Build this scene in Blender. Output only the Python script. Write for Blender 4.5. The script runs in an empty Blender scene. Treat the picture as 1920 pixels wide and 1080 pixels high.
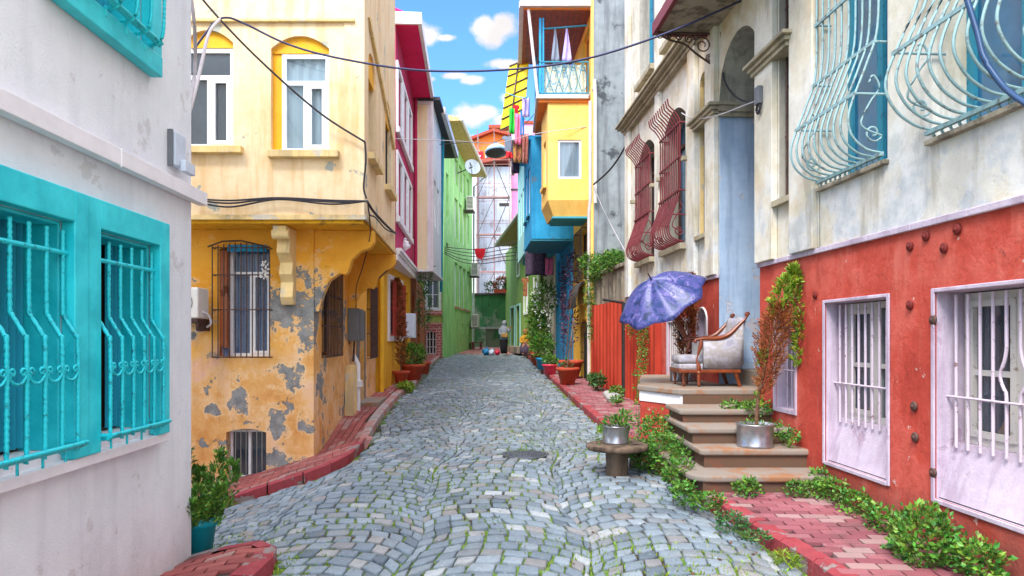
import bpy, bmesh, math, random
from mathutils import Vector, Matrix
random.seed(7)
R_ = math.radians
sc = bpy.context.scene
COL = sc.collection
# ------------------------------------------------------------------ camera, sky, sun, exposure
FPX, CX, HY, CZ = 1300.0, 960.0, 635.0, 1.6
cam = bpy.data.cameras.new('camera'); camo = bpy.data.objects.new('camera', cam); COL.objects.link(camo)
camo.location = (0, 0, CZ); camo.rotation_euler = (R_(90), 0, 0)
cam.sensor_width = 36; cam.lens = 36*FPX/1920; cam.shift_y = (HY-540)/1920; cam.clip_end = 2000; cam.clip_start = .05
sc.camera = camo
SUN_EL, SUN_AZ = 50, 204       # azimuth measured clockwise from +Y : behind and to the left of the camera
world = bpy.data.worlds.new('World'); sc.world = world; world.use_nodes = True
sun = bpy.data.lights.new('sun', 'SUN'); suno = bpy.data.objects.new('sun', sun); COL.objects.link(suno)
sun.energy = 1.7; sun.angle = R_(24); sun.color = (1, .97, .92)
sd = Vector((math.sin(R_(SUN_AZ))*math.cos(R_(SUN_EL)), math.cos(R_(SUN_AZ))*math.cos(R_(SUN_EL)), math.sin(R_(SUN_EL))))
suno.rotation_euler = (-sd).to_track_quat('-Z', 'Y').to_euler()
sc.view_settings.view_transform = 'Standard'; sc.view_settings.look = 'None'; sc.view_settings.gamma = 1
sc.view_settings.use_curve_mapping = False
sc.view_settings.exposure = 1.62

def build_world():
    nt = world.node_tree; N = nt.nodes; L = nt.links
    for n in list(N): N.remove(n)
    out = N.new('ShaderNodeOutputWorld'); bg = N.new('ShaderNodeBackground'); bg.inputs[1].default_value = .13
    sky = N.new('ShaderNodeTexSky'); sky.sky_type = 'NISHITA'; sky.sun_disc = False
    sky.sun_elevation = R_(SUN_EL); sky.sun_rotation = R_(SUN_AZ); sky.air_density = 1.0; sky.dust_density = .25; sky.ozone_density = 2.5
    tc = N.new('ShaderNodeTexCoord'); sp = N.new('ShaderNodeSeparateXYZ'); L.new(tc.outputs['Generated'], sp.inputs[0])
    def m(op, a, b=None, c=None, clamp=False):
        n = N.new('ShaderNodeMath'); n.operation = op; n.use_clamp = clamp
        for i, v in enumerate((a, b, c)):
            if v is None: continue
            if isinstance(v, (int, float)): n.inputs[i].default_value = v
            else: L.new(v, n.inputs[i])
        return n.outputs[0]
    ay = m('MAXIMUM', m('ABSOLUTE', sp.outputs[1]), .02)
    u = m('DIVIDE', sp.outputs[0], ay); v = m('DIVIDE', sp.outputs[2], ay)
    cb = N.new('ShaderNodeCombineXYZ'); L.new(u, cb.inputs[0]); L.new(v, cb.inputs[1])
    nz = N.new('ShaderNodeTexNoise'); nz.inputs['Scale'].default_value = 16; nz.inputs['Detail'].default_value = 9; nz.inputs['Roughness'].default_value = .62
    L.new(cb.outputs[0], nz.inputs['Vector'])
    blobs = [(795,62,52,22),(770,50,32,20),(835,70,28,9),(925,58,34,28),(945,48,32,26),(905,48,28,22),(885,150,26,11),(850,142,30,8),
             (945,120,42,10),(955,185,26,18),(880,218,36,24),(910,212,42,18),(880,262,36,12),(950,225,35,20),(802,148,18,8),
             (1500,-150,200,60),(560,-260,260,70),(300,-120,160,50),(1900,-300,240,80),(980,-240,130,45)]
    best = None
    for (px, py, rx, ry) in blobs:
        s = N.new('ShaderNodeVectorMath'); s.operation = 'SUBTRACT'; L.new(cb.outputs[0], s.inputs[0]); s.inputs[1].default_value = ((px-CX)/FPX, (HY-py)/FPX, 0)
        k = N.new('ShaderNodeVectorMath'); k.operation = 'MULTIPLY'; L.new(s.outputs[0], k.inputs[0]); k.inputs[1].default_value = (FPX/rx, FPX/ry, 0)
        l = N.new('ShaderNodeVectorMath'); l.operation = 'LENGTH'; L.new(k.outputs[0], l.inputs[0])
        d = m('SUBTRACT', 1.0, l.outputs['Value'])
        best = d if best is None else m('MAXIMUM', best, d)
    t = m('ADD', best, m('MULTIPLY', m('SUBTRACT', nz.outputs['Fac'], .43), 2.3))
    mr = N.new('ShaderNodeMapRange'); mr.interpolation_type = 'SMOOTHSTEP'; L.new(t, mr.inputs[0])
    mr.inputs[1].default_value = .05; mr.inputs[2].default_value = .75; mr.inputs[4].default_value = .93
    nz2 = N.new('ShaderNodeTexNoise'); nz2.inputs['Scale'].default_value = 11; nz2.inputs['Detail'].default_value = 5
    ad = N.new('ShaderNodeVectorMath'); ad.operation = 'ADD'; L.new(cb.outputs[0], ad.inputs[0]); ad.inputs[1].default_value = (.0, -.03, 3)
    L.new(ad.outputs[0], nz2.inputs['Vector'])
    cr = N.new('ShaderNodeValToRGB'); L.new(nz2.outputs['Fac'], cr.inputs[0])
    cr.color_ramp.elements[0].position = .36; cr.color_ramp.elements[0].color = (2.55, 2.38, 2.2, 1)
    cr.color_ramp.elements[1].position = .6; cr.color_ramp.elements[1].color = (3.2, 2.95, 2.55, 1)
    tint = N.new('ShaderNodeMix'); tint.data_type = 'RGBA'; tint.blend_type = 'MULTIPLY'; tint.inputs[0].default_value = 1
    L.new(sky.outputs[0], tint.inputs[6]); tint.inputs[7].default_value = (.44, .7, 1.08, 1)
    mx = N.new('ShaderNodeMix'); mx.data_type = 'RGBA'; L.new(mr.outputs[0], mx.inputs[0]); L.new(tint.outputs[2], mx.inputs[6]); L.new(cr.outputs[0], mx.inputs[7])
    # added fill light: unseen broken bright cloud over the dome, overhead and behind
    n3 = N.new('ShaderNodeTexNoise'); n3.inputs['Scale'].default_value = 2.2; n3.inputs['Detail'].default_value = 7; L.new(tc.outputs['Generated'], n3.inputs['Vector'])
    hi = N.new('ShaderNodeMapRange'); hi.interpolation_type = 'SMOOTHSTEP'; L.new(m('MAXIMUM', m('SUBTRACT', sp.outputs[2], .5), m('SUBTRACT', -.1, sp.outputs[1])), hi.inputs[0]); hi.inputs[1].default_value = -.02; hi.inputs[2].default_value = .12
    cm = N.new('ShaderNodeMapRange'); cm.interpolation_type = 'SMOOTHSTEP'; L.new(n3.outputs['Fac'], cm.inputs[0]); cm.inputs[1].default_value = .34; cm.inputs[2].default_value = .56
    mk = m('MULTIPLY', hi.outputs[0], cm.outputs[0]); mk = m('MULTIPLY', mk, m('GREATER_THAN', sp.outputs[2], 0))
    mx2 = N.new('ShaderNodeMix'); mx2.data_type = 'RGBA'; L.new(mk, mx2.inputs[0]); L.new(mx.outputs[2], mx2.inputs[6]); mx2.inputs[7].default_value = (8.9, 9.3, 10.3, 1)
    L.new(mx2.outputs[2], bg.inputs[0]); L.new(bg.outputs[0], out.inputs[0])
build_world()

# ------------------------------------------------------------------ materials
def C(h, k=1.0):
    r = [int(h[i:i+2], 16)/255 for i in (0, 2, 4)]
    return tuple(((c/12.92 if c <= .04045 else ((c+.055)/1.055)**2.4))*k for c in r) + (1,)
M = {}
class NT:
    def __init__(s, name):
        s.m = bpy.data.materials.new(name); s.m.use_nodes = True; s.nt = s.m.node_tree; s.N = s.nt.nodes; s.L = s.nt.links
        s.b = s.N['Principled BSDF']; g = s.N.new('ShaderNodeNewGeometry'); s.pos = g.outputs['Position']; s.isl = g.outputs['Random Per Island']; s.nor = g.outputs['Normal']
    def inp(s, sock, v):
        if isinstance(v, (int, float, tuple)): sock.default_value = v
        else: s.L.new(v, sock)
    def math(s, op, a, b=0, clamp=False):
        n = s.N.new('ShaderNodeMath'); n.operation = op; n.use_clamp = clamp; s.inp(n.inputs[0], a); s.inp(n.inputs[1], b); return n.outputs[0]
    def noise(s, scale, detail=6, rough=.6, vec=None, st=(1,1,1), off=(0,0,0)):
        n = s.N.new('ShaderNodeTexNoise'); n.inputs['Scale'].default_value = scale; n.inputs['Detail'].default_value = detail; n.inputs['Roughness'].default_value = rough
        v = vec or s.pos
        if st != (1,1,1) or off != (0,0,0):
            mp = s.N.new('ShaderNodeMapping'); mp.inputs['Scale'].default_value = st; mp.inputs['Location'].default_value = off; s.L.new(v, mp.inputs[0]); v = mp.outputs[0]
        s.L.new(v, n.inputs['Vector']); return n.outputs['Fac']
    def ramp(s, f, stops):
        n = s.N.new('ShaderNodeValToRGB'); e = n.color_ramp.elements
        while len(e) < len(stops): e.new(.5)
        for i, (p, c) in enumerate(stops): e[i].position = p; e[i].color = c
        s.L.new(f, n.inputs[0]); return n.outputs[0]
    def step(s, f, a, b):
        n = s.N.new('ShaderNodeMapRange'); n.interpolation_type = 'SMOOTHSTEP'; s.inp(n.inputs[0], f); n.inputs[1].default_value = a; n.inputs[2].default_value = b; return n.outputs[0]
    def mix(s, f, a, b, mode='MIX'):
        n = s.N.new('ShaderNodeMix'); n.data_type = 'RGBA'; n.blend_type = mode; s.inp(n.inputs[0], f); s.inp(n.inputs[6], a); s.inp(n.inputs[7], b); return n.outputs[2]
    def bump(s, h, st, dist=.01, prev=None):
        n = s.N.new('ShaderNodeBump'); n.inputs['Strength'].default_value = st; n.inputs['Distance'].default_value = dist; s.L.new(h, n.inputs['Height'])
        if prev is not None: s.L.new(prev, n.inputs['Normal'])
        return n.outputs[0]
    def done(s, col, rough=.8, nrm=None, metal=0, spec=.4):
        s.inp(s.b.inputs['Base Color'], col); s.inp(s.b.inputs['Roughness'], rough); s.b.inputs['Metallic'].default_value = metal
        s.b.inputs['Specular IOR Level'].default_value = spec
        if nrm is not None: s.L.new(nrm, s.b.inputs['Normal'])
        M[s.m.name] = s.m; return s.m

def plaster(name, c1, c2, c3=None, base=None, th=.58, scale=1.6, bump=.35, bs=60, streak=.35, sc_col=(.25,.22,.18,1), rough=.85, edge=.03, grime=.35):
    """painted render: two-tone mottling, flaked patches of c3, vertical run marks, fine grain"""
    t = NT(name)
    n1 = t.noise(scale, 8, .65); n2 = t.noise(scale*7, 6, .6)
    f = t.math('ADD', t.math('MULTIPLY', n1, .7), t.math('MULTIPLY', n2, .3))
    col = t.ramp(f, [(.36, c1), (.62, c2)])
    sn = t.noise(2.6, 7, .6, st=(2.2,2.2,.22)); col = t.mix(t.math('MULTIPLY', t.step(sn, .46, .66), streak*1.2), col, sc_col)
    g2 = t.noise(14, 5, .7, st=(1,1,.5)); col = t.mix(t.math('MULTIPLY', t.step(g2, .56, .75), grime*.5), col, sc_col)
    if base:
        sp = t.N.new('ShaderNodeSeparateXYZ'); t.L.new(t.pos, sp.inputs[0]); zz = t.math('ADD', sp.outputs[2], t.math('MULTIPLY', t.noise(2.2, 8, .7), 1.2))
        col = t.mix(t.math('MULTIPLY', t.step(zz, base[0], base[1]), base[2]), col, base[3]); ms = t.noise(3.5, 9, .68, off=(1,4,6)); col = t.mix(t.math('MULTIPLY', t.step(ms, .6, .63), .3), col, base[3])
    gr = t.noise(bs, 4, .6); nb = t.bump(gr, bump, .012)
    if c3:
        pn = t.noise(scale*1.5, 9, .62, off=(3.1,7.7,1.3)); k = t.step(pn, th-.035, th-.035+edge); col = t.mix(k, col, c3)
        nb = t.bump(t.math('SUBTRACT', 1, k), .6, .008, nb)
    return t.done(col, rough, nb)
def simple(name, c, rough=.6, var=.12, scale=8, metal=0, spec=.4, bump=0, bs=40, isl=0, c2=None, streakz=1):
    t = NT(name); n = t.noise(scale, 6, .6, st=(1,1,streakz))
    a = tuple(x*(1-var) for x in c[:3])+(1,); b = c2 or tuple(min(1, x*(1+var)) for x in c[:3])+(1,)
    col = t.ramp(n, [(.35, a), (.65, b)])
    if isl:
        v = t.math('ADD', t.math('MULTIPLY', t.isl, 2*isl), 1-isl)
        h = t.N.new('ShaderNodeHueSaturation'); t.L.new(col, h.inputs['Color']); t.L.new(v, h.inputs['Value'])
        hu = t.math('ADD', t.math('MULTIPLY', t.math('FRACT', t.math('MULTIPLY', t.isl, 7.3)), .09 if name[-5:] in ('green', '_dark', '_lime') else .04), .435 if name[-5:] in ('green', '_dark', '_lime') else .485); t.L.new(hu, h.inputs['Hue']); col = h.outputs[0]
    nb = t.bump(t.noise(bs, 4), bump, .01) if bump else None
    return t.done(col, rough, nb, metal, spec)
def worn(name, paint, under, th=.55, scale=9, rough=.6, metal=0, soft=.08):
    t = NT(name); k = t.step(t.noise(scale, 8, .7), th, th+soft)
    col = t.mix(k, paint, under); col = t.mix(t.math('MULTIPLY', t.noise(scale*4, 4), .25), col, under)
    return t.done(col, rough, t.bump(k, .3, .003), metal)

plaster('white_render', C('dbdde2'), C('ebecee'), base=(1.25, .35, .5, C('a0948c')), bs=85, bump=.4, streak=.1, sc_col=C('9a98a0'), scale=.8, grime=.35)
plaster('cream_upper', C('e8c698'), C('f2dcb8'), C('a8aaa0'), th=.655, scale=1.5, streak=.35, sc_col=C('cf9c4a'))
plaster('ochre_reveal', C('e6a21a'), C('f4b52c'), streak=.1)
plaster('magenta_paint', C('b01c50'), C('c83068'), streak=.18, sc_col=C('78103a'))
plaster('hot_pink', C('e3135f'), C('f02070'), streak=.05)
plaster('l3_yellow', C('e2a41c'), C('f0b62c'), C('b98a30'), th=.7, streak=.25, sc_col=C('a86c18'))
plaster('cream_oriel', C('f4e0ae'), C('f8eac4'), streak=.15, sc_col=C('b99a60'))
plaster('bluewhite', C('c0cad8'), C('d6dee8'), streak=.2, sc_col=C('8b93a0'))
plaster('rust_wall', C('9a4a20'), C('b8602c'), C('70381c'), th=.6, streak=.3)
plaster('green_side', C('8cc870'), C('acdc8c'), streak=.4, sc_col=C('4c8c4c'), grime=.5)
plaster('green_front', C('a4b858'), C('b2c468'), streak=.2, sc_col=C('6c8a34'))
plaster('green_dark', C('2c6438'), C('44804c'), C('7c8872'), th=.52, scale=.6, streak=.5, sc_col=C('2a3c28'), edge=.12)
plaster('olive_green', C('7c9c48'), C('92ae5c'), streak=.4, sc_col=C('46602c'))
plaster('r2_yellow', C('f1b636'), C('f8c850'), C('d29b3c'), th=.7, streak=.3, sc_col=C('b47c2c'))
plaster('r2_oriel', C('f3bf5c'), C('f8cd74'), streak=.15, sc_col=C('c99444'))
plaster('orange_soffit', C('d9701c'), C('e8873a'), streak=.2)
plaster('blue_paint', C('1c90c4'), C('38a8d8'), C('5c87a0'), th=.66, streak=.25, sc_col=C('0d5c90'))
plaster('cyan_paint', C('9cd6d2'), C('b4e2dc'), streak=.25, sc_col=C('6a9c98'))
plaster('teal_soffit', C('2c93ac'), C('3ea6bc'), streak=.1)
plaster('pale_cream', C('e8ddc0'), C('f2ead4'), streak=.3)
plaster('grey_concrete', C('6e7478'), C('92989a'), C('44484c'), th=.6, scale=.9, streak=.5, sc_col=C('55585c'), edge=.08, bs=30)
plaster('lot_wall', C('8d8374'), C('b0a48e'), C('6b6558'), th=.56, scale=2, streak=.6, sc_col=C('4c443a'), edge=.1)
plaster('arch_yellow', C('e2c07c'), C('eed298'), C('c9c0ae'), th=.6, streak=.4, sc_col=C('8f8070'), edge=.1)
plaster('facade_moulding', C('9c917a'), C('b0a58c'), C('a09478'), th=.6, scale=3, streak=.5, sc_col=C('6f6656'), edge=.08)
plaster('recess_grey', C('9a9488'), C('b8b2a4'), streak=.5, sc_col=C('6c665c'))
plaster('porch_blue', C('9cb4ce'), C('b8cade'), C('c2bcc0'), th=.61, scale=1.6, streak=.4, sc_col=C('70809a'), edge=.06)
plaster('lavender', C('b6a6b6'), C('ccbecb'), C('a890a0'), th=.64, scale=2.4, streak=.35, sc_col=C('84687e'), edge=.1)
plaster('pink_far', C('ea8fc0'), C('f2a6d0'), streak=.2); plaster('orange_far', C('e8782c'), C('f08c3c'), streak=.1)
plaster('white_far', C('ece6e4'), C('f6f2f0'), streak=.2); plaster('scaffold_wall', C('b9c0d2'), C('ccd2e0'), C('a8a4ac'), th=.6, streak=.5, sc_col=C('9a96a0'))

def yellow_peel():
    """ochre render with a faded pink-orange second coat and grey patches where it has come off"""
    t = NT('yellow_peel')
    sp = t.N.new('ShaderNodeSeparateXYZ'); t.L.new(t.pos, sp.inputs[0]); Z = sp.outputs[2]
    n1 = t.noise(1.6, 8, .65)
    top = t.ramp(n1, [(.35, C('e8a02c')), (.62, C('f0b040'))])
    low = t.ramp(t.noise(2.3, 9, .7), [(.32, C('d4924c')), (.46, C('e2ab68')), (.56, C('e8bd8a')), (.68, C('e2aea0'))])
    hm = t.step(t.math('ADD', Z, t.math('MULTIPLY', n1, 1.5)), 2.75, 1.75)
    col = t.mix(hm, top, low)
    wn = t.noise(4.6, 10, .68)
    best = None
    for (x, y, z, rx, rz) in [(-3.05,9.3,2.02,.5,.34),(-2.75,9.3,2.05,.36,.6),(-3.0,9.3,1.1,.24,.2),(-3.66,9.3,.86,.12,.3),(-3.15,9.3,.5,.2,.2),(-2.8,9.3,.42,.14,.12),
                              (-3.3,9.3,-.05,.5,.14),(-4.0,9.3,.62,.12,.1),(-2.69,9.8,1.0,.35,.4),(-2.8,11.4,1.9,.5,.5),(-2.8,12,.5,.9,.3),(-2.75,10.4,3.0,.5,.2),(-4.2,9.3,2.0,.2,.3)]:
        s = t.N.new('ShaderNodeVectorMath'); s.operation = 'SUBTRACT'; t.L.new(t.pos, s.inputs[0]); s.inputs[1].default_value = (x, y, z)
        k = t.N.new('ShaderNodeVectorMath'); k.operation = 'MULTIPLY'; t.L.new(s.outputs[0], k.inputs[0]); k.inputs[1].default_value = (1/rx, 1/rx, 1/rz)
        l = t.N.new('ShaderNodeVectorMath'); l.operation = 'LENGTH'; t.L.new(k.outputs[0], l.inputs[0])
        d = t.math('SUBTRACT', 1, l.outputs['Value']); best = d if best is None else t.math('MAXIMUM', best, d)
    best = t.math('MAXIMUM', best, -.75)
    v = t.math('ADD', best, t.math('MULTIPLY', t.math('SUBTRACT', wn, .51), 5.2))
    k = t.step(v, .25, .36)
    k2 = t.step(t.noise(3.4, 9, .66, off=(5,2,9)), .61, .625); k2 = t.math('MULTIPLY', k2, hm); k = t.math('MAXIMUM', k, k2)
    halo = t.step(v, -.35, .25); halo = t.math('MULTIPLY', halo, .55)
    col = t.mix(halo, col, C('f2cfa0'))
    grey = t.ramp(t.noise(9, 7, .7), [(.35, C('6f7172')), (.65, C('9a9a96'))])
    col = t.mix(k, col, grey)
    sn = t.noise(2.4, 7, .6, st=(2.5,2.5,.2)); col = t.mix(t.math('MULTIPLY', t.step(sn, .55, .75), .35), col, C('a3611c'))
    vo = t.N.new('ShaderNodeTexVoronoi'); vo.feature = 'DISTANCE_TO_EDGE'; vo.inputs['Scale'].default_value = 1.7
    wv = t.N.new('ShaderNodeVectorMath'); wv.operation = 'ADD'; t.L.new(t.pos, wv.inputs[0])
    nc = t.N.new('ShaderNodeTexNoise'); nc.inputs['Scale'].default_value = 3; nc.inputs['Detail'].default_value = 6; t.L.new(t.pos, nc.inputs['Vector']); t.L.new(nc.outputs['Color'], wv.inputs[1]); t.L.new(wv.outputs[0], vo.inputs['Vector'])
    ck = t.math('MULTIPLY', t.step(vo.outputs['Distance'], .008, .0), .35); col = t.mix(ck, col, C('5c4630'))
    nb = t.bump(t.noise(40, 4), .35, .012); nb = t.bump(t.math('SUBTRACT', 1, k), .8, .012, nb); nb = t.bump(wn, .5, .03, nb)
    t.done(col, .88, nb)
yellow_peel()

def red_wall():
    t = NT('red_paint'); sp = t.N.new('ShaderNodeSeparateXYZ'); t.L.new(t.pos, sp.inputs[0]); Z = sp.outputs[2]
    a = t.noise(1.3, 9, .7); col = t.ramp(a, [(.33, C('a8382a')), (.47, C('bc4534')), (.56, C('c8594a')), (.7, C('b03e2e'))])
    col = t.mix(t.math('MULTIPLY', t.step(t.noise(5, 8, .7, st=(1,1,.4)), .52, .7), .5), col, C('93301f'))
    col = t.mix(t.math('MULTIPLY', t.step(t.noise(3.1, 8, .62, st=(1.5,1.5,.3), off=(2,5,1)), .54, .7), .4), col, C('d27a68'))
    d = t.math('MULTIPLY', t.step(t.math('ADD', Z, t.math('MULTIPLY', t.noise(4, 8, .7), .6)), .85, .45), .65); col = t.mix(d, col, C('6b4238'))
    sc = t.step(t.noise(6, 9, .66, off=(9,3,4)), .645, .66); col = t.mix(sc, col, C('c9a49a'))
    vo = t.N.new('ShaderNodeTexVoronoi'); vo.feature = 'DISTANCE_TO_EDGE'; vo.inputs['Scale'].default_value = 1.1
    nc = t.N.new('ShaderNodeTexNoise'); nc.inputs['Scale'].default_value = 2.5; nc.inputs['Detail'].default_value = 7; t.L.new(t.pos, nc.inputs['Vector']); wv = t.N.new('ShaderNodeVectorMath'); wv.operation = 'ADD'; t.L.new(t.pos, wv.inputs[0]); t.L.new(nc.outputs['Color'], wv.inputs[1]); t.L.new(wv.outputs[0], vo.inputs['Vector'])
    ck = t.math('MULTIPLY', t.step(vo.outputs['Distance'], .006, .0), t.step(t.noise(.9, 3, off=(3,3,3)), .5, .6)); col = t.mix(t.math('MULTIPLY', ck, .6), col, C('5c2018'))
    nb = t.bump(t.noise(30, 4), .4, .01); nb = t.bump(a, .6, .05, nb); nb = t.bump(sc, -.5, .006, nb); t.done(col, .8, nb)
red_wall()
def facade():
    """old lime render: beige and white coats worn through to blue-grey patches, brown rain marks"""
    t = NT('facade_cream'); sp = t.N.new('ShaderNodeSeparateXYZ'); t.L.new(t.pos, sp.inputs[0])
    a = t.noise(1.1, 9, .68); b = t.noise(1.5, 8, .7, off=(4, 9, 2)); c = t.noise(2.2, 9, .62, st=(1.6,1.6,.35))
    col = t.ramp(a, [(.34, C('bcb29c')), (.46, C('d2c9b4')), (.54, C('dcd7cb')), (.66, C('c8c3b8'))])
    low = t.step(sp.outputs[2], 3.5, 2.9)
    k = t.math('MULTIPLY', t.step(b, .47, .56), t.math('ADD', t.math('MULTIPLY', low, .4), .14)); col = t.mix(k, col, t.ramp(t.noise(5, 6), [(.42, C('a6b2c0')), (.5, C('c2c8d0')), (.58, C('d8dade'))]))
    col = t.mix(t.math('MULTIPLY', t.step(c, .53, .68), .6), col, C('988e7a')); col = t.mix(t.math('MULTIPLY', t.step(t.noise(.8, 7, .6, off=(8,1,5)), .55, .66), .5), col, C('bf9c64'))
    col = t.mix(t.math('MULTIPLY', t.step(t.noise(12, 7, .75), .58, .72), .35), col, C('5c564c'))
    t.done(col, .88, t.bump(t.noise(45, 4), .25, .01, t.bump(a, .4, .03)))
facade()
def cobble():
    t = NT('cobble_stone')
    c = t.ramp(t.isl, [(0, C('56646e')), (.18, C('84929c')), (.4, C('6c7a84')), (.6, C('929ea6')), (.78, C('788288')), (.9, C('88827e')), (1, C('b0b6b8'))])
    n = t.noise(22, 8, .7); c = t.mix(t.math('MULTIPLY', t.step(n, .45, .7), .5), c, C('6a737c'))
    c = t.mix(t.math('MULTIPLY', t.step(t.noise(.7, 7, .65), .5, .66), .45), c, C('5c6064')); c = t.mix(t.math('MULTIPLY', t.step(t.noise(1.6, 7, .7, off=(3,9,1)), .56, .7), .5), c, C('8c8272'))
    c = t.mix(t.math('MULTIPLY', t.step(t.noise(60, 4), .6, .72), .5), c, C('d3d8dc'))
    t.done(c, .62, t.bump(n, .5, .012), spec=.45)
cobble()
def joints():
    t = NT('road_joint')
    k = t.step(t.noise(1.3, 7, .7), .42, .52); c = t.mix(k, t.ramp(t.noise(25, 5), [(.35, C('2c2822')), (.65, C('4c453a'))]), t.ramp(t.noise(30, 4), [(.3, C('4a6420')), (.7, C('78983c'))]))
    t.done(c, .95, t.bump(t.noise(50, 4), .6, .01))
joints()
def paver(name, a, b, c, w):
    t = NT(name); col = t.ramp(t.isl, [(0, a), (.5, b), (1, c)])
    col = t.mix(t.math('MULTIPLY', t.step(t.noise(2.2, 8, .7), .56, .7), .6), col, w)
    col = t.mix(t.math('MULTIPLY', t.noise(30, 6, .7), .3), col, C('70383a')); col = t.mix(t.math('MULTIPLY', t.step(t.noise(1.7, 8, .72, off=(5,5,5)), .5, .66), .55), col, C('5a4440')); col = t.mix(t.math('MULTIPLY', t.step(t.math('FRACT', t.math('MULTIPLY', t.isl, 13.7)), .8, .9), .5), col, C('a89890'))
    t.done(col, .8, t.bump(t.noise(45, 5), .5, .006))
paver('paver_red', C('9c4c46'), C('ac6058'), C('8c4442'), C('c2a4a0'))
paver('paver_mauve', C('8c4c52'), C('a06268'), C('824850'), C('c0a8aa'))
simple('paver_gap', C('3e3630'), .95, .3, 20, bump=.4)
plaster('kerb_red', C('8e3038'), C('a4464c'), C('8c7c78'), th=.59, scale=2.2, streak=.2, sc_col=C('5c2c30'), edge=.03, bs=40, bump=.6)
plaster('kerb_worn', C('b0706c'), C('bb8680'), C('a8a09c'), th=.5, scale=2, streak=.3, edge=.06, bs=40, bump=.6)
def bricks(name, c1, c2, mortar, sc_=1, axis='x'):
    t = NT(name); sp = t.N.new('ShaderNodeSeparateXYZ'); t.L.new(t.pos, sp.inputs[0]); cb = t.N.new('ShaderNodeCombineXYZ')
    t.L.new(sp.outputs[0], cb.inputs[0]); t.L.new(sp.outputs[2 if axis == 'x' else 1], cb.inputs[1])
    b = t.N.new('ShaderNodeTexBrick'); t.L.new(cb.outputs[0], b.inputs['Vector']); b.inputs['Scale'].default_value = sc_; b.inputs['Color1'].default_value = c1; b.inputs['Color2'].default_value = c2; b.inputs['Mortar'].default_value = mortar
    b.inputs['Brick Width'].default_value = .25; b.inputs['Row Height'].default_value = .12; b.inputs['Mortar Size'].default_value = .012
    col = t.mix(t.math('MULTIPLY', t.noise(6, 6), .3), b.outputs[0], C('e0c8c0')); t.done(col, .85, t.bump(b.outputs['Fac'], -.4, .01))
bricks('brick_base', C('a83c34'), C('bc4c40'), C('dcc0b4')); bricks('plaza_brick', C('a85850'), C('b86c64'), C('8c6058'), .6, 'y')
simple('soil', C('5a4534'), .95, .35, 30, bump=.6)
simple('teal_paint', C('10cad6'), .45, .12, 5, spec=.5, bump=.15, bs=60, c2=C('30dce4'))
simple('teal_dark', C('0c90a4'), .5, .15, 4)
simple('teal_pot', C('0c8c98'), .45, .1, 6)
simple('brown_wood', C('4a2a1c'), .5, .3, 6, streakz=.1)
simple('white_pvc', C('eef0f4'), .3, .03, 5, spec=.5)
simple('white_trim', C('e8e4e6'), .6, .07, 6)
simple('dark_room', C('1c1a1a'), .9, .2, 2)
simple('black_iron', C('2a2626'), .55, .3, 12)
worn('rust_iron', C('5a4038'), C('3a2a24'), .5, 12)
worn('burgundy_iron', C('7c3038'), C('4c2420'), .55, 16)
worn('bright_iron', C('20d2dc'), C('0e8e98'), .54, 26, rough=.4, soft=.1); worn('teal_iron', C('8eb2b6'), C('5c4a40'), .5, 13, soft=.2); simple('tie_iron', C('74221c'), .7, .2, 12, bump=.3)
worn('lavender_iron', C('d8c8d6'), C('86605c'), .58, 20)
worn('flaking_white', C('d0ccc4'), C('96887a'), .57, 22, soft=.1)
worn('weathered_blue', C('2e88a0'), C('1d5c74'), .55, 8)
simple('gutter_white', C('cfc8c4'), .5, .1, 5); simple('pipe_yellow', C('e8b024'), .5, .1, 5); simple('pipe_grey', C('8a8680'), .6, .2, 7)
worn('stone_step', C('8a8278'), C('946848'), .49, 3, rough=.85, soft=.15)
worn('stone_face', C('5c4838'), C('7a4630'), .5, 4, rough=.85, soft=.2)
simple('grey_box', C('6a6c70'), .5, .1, 6); simple('white_box', C('d4dce8'), .5, .06, 5); simple('dark_door', C('161c1e'), .4, .2, 5); simple('green_door', C('14342c'), .4, .2, 5)
simple('ac_white', C('e6e2da'), .45, .05, 6); simple('terracotta', C('b4482c'), .7, .15, 7, bump=.1)
simple('galvanised', C('a8a8ac'), .32, .18, 14, metal=.8); simple('wood_old', C('4c3c30'), .88, .35, 7, bump=.8, bs=30, streakz=.3, c2=C('806a56'))
simple('wood_polish', C('7a3818'), .3, .25, 9, spec=.6); simple('bark', C('6c4c38'), .9, .3, 20, bump=.5)
simple('leaf_green', C('2f6c20'), .45, .3, 9, isl=.5, c2=C('5c9434')); simple('leaf_dark', C('285c28'), .45, .3, 9, isl=.5, c2=C('40783a'))
simple('leaf_lime', C('5f8c20'), .5, .2, 9, isl=.45, c2=C('86a830')); simple('leaf_brown', C('7c3c1c'), .7, .25, 9, isl=.45, c2=C('a05a2c'))
simple('petal_white', C('ece8e4'), .6, .05, 9, isl=.1); simple('petal_red', C('cc2c34'), .6, .1, 9, isl=.2); simple('leaf_purple', C('4c3048'), .6, .2, 9, isl=.3)
simple('roof_tile', C('9c4430'), .8, .25, 10, bump=.4); simple('roof_dark', C('3c3c44'), .7, .2, 6); simple('eave_wood', C('9c4c34'), .7, .25, 8, streakz=1)
simple('eave_tan', C('bba070'), .7, .2, 8); simple('yellow_tarp', C('ecdc10'), .5, .08, 6); simple('cable_black', C('2c2830'), .6, .1, 9); simple('cable_slate', C('34365a'), .55, .1, 9); simple('cable_pale', C('b4aeb2'), .5, .1, 9); simple('cable_blue', C('1c4068'), .45, .1, 9)
simple('steel_red', C('96706c'), .6, .2, 6); simple('metal_red', C('a83020'), .5, .2, 2, c2=C('bc4430'), streakz=.3); simple('metal_dark', C('4c4440'), .6, .2, 6)
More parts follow.
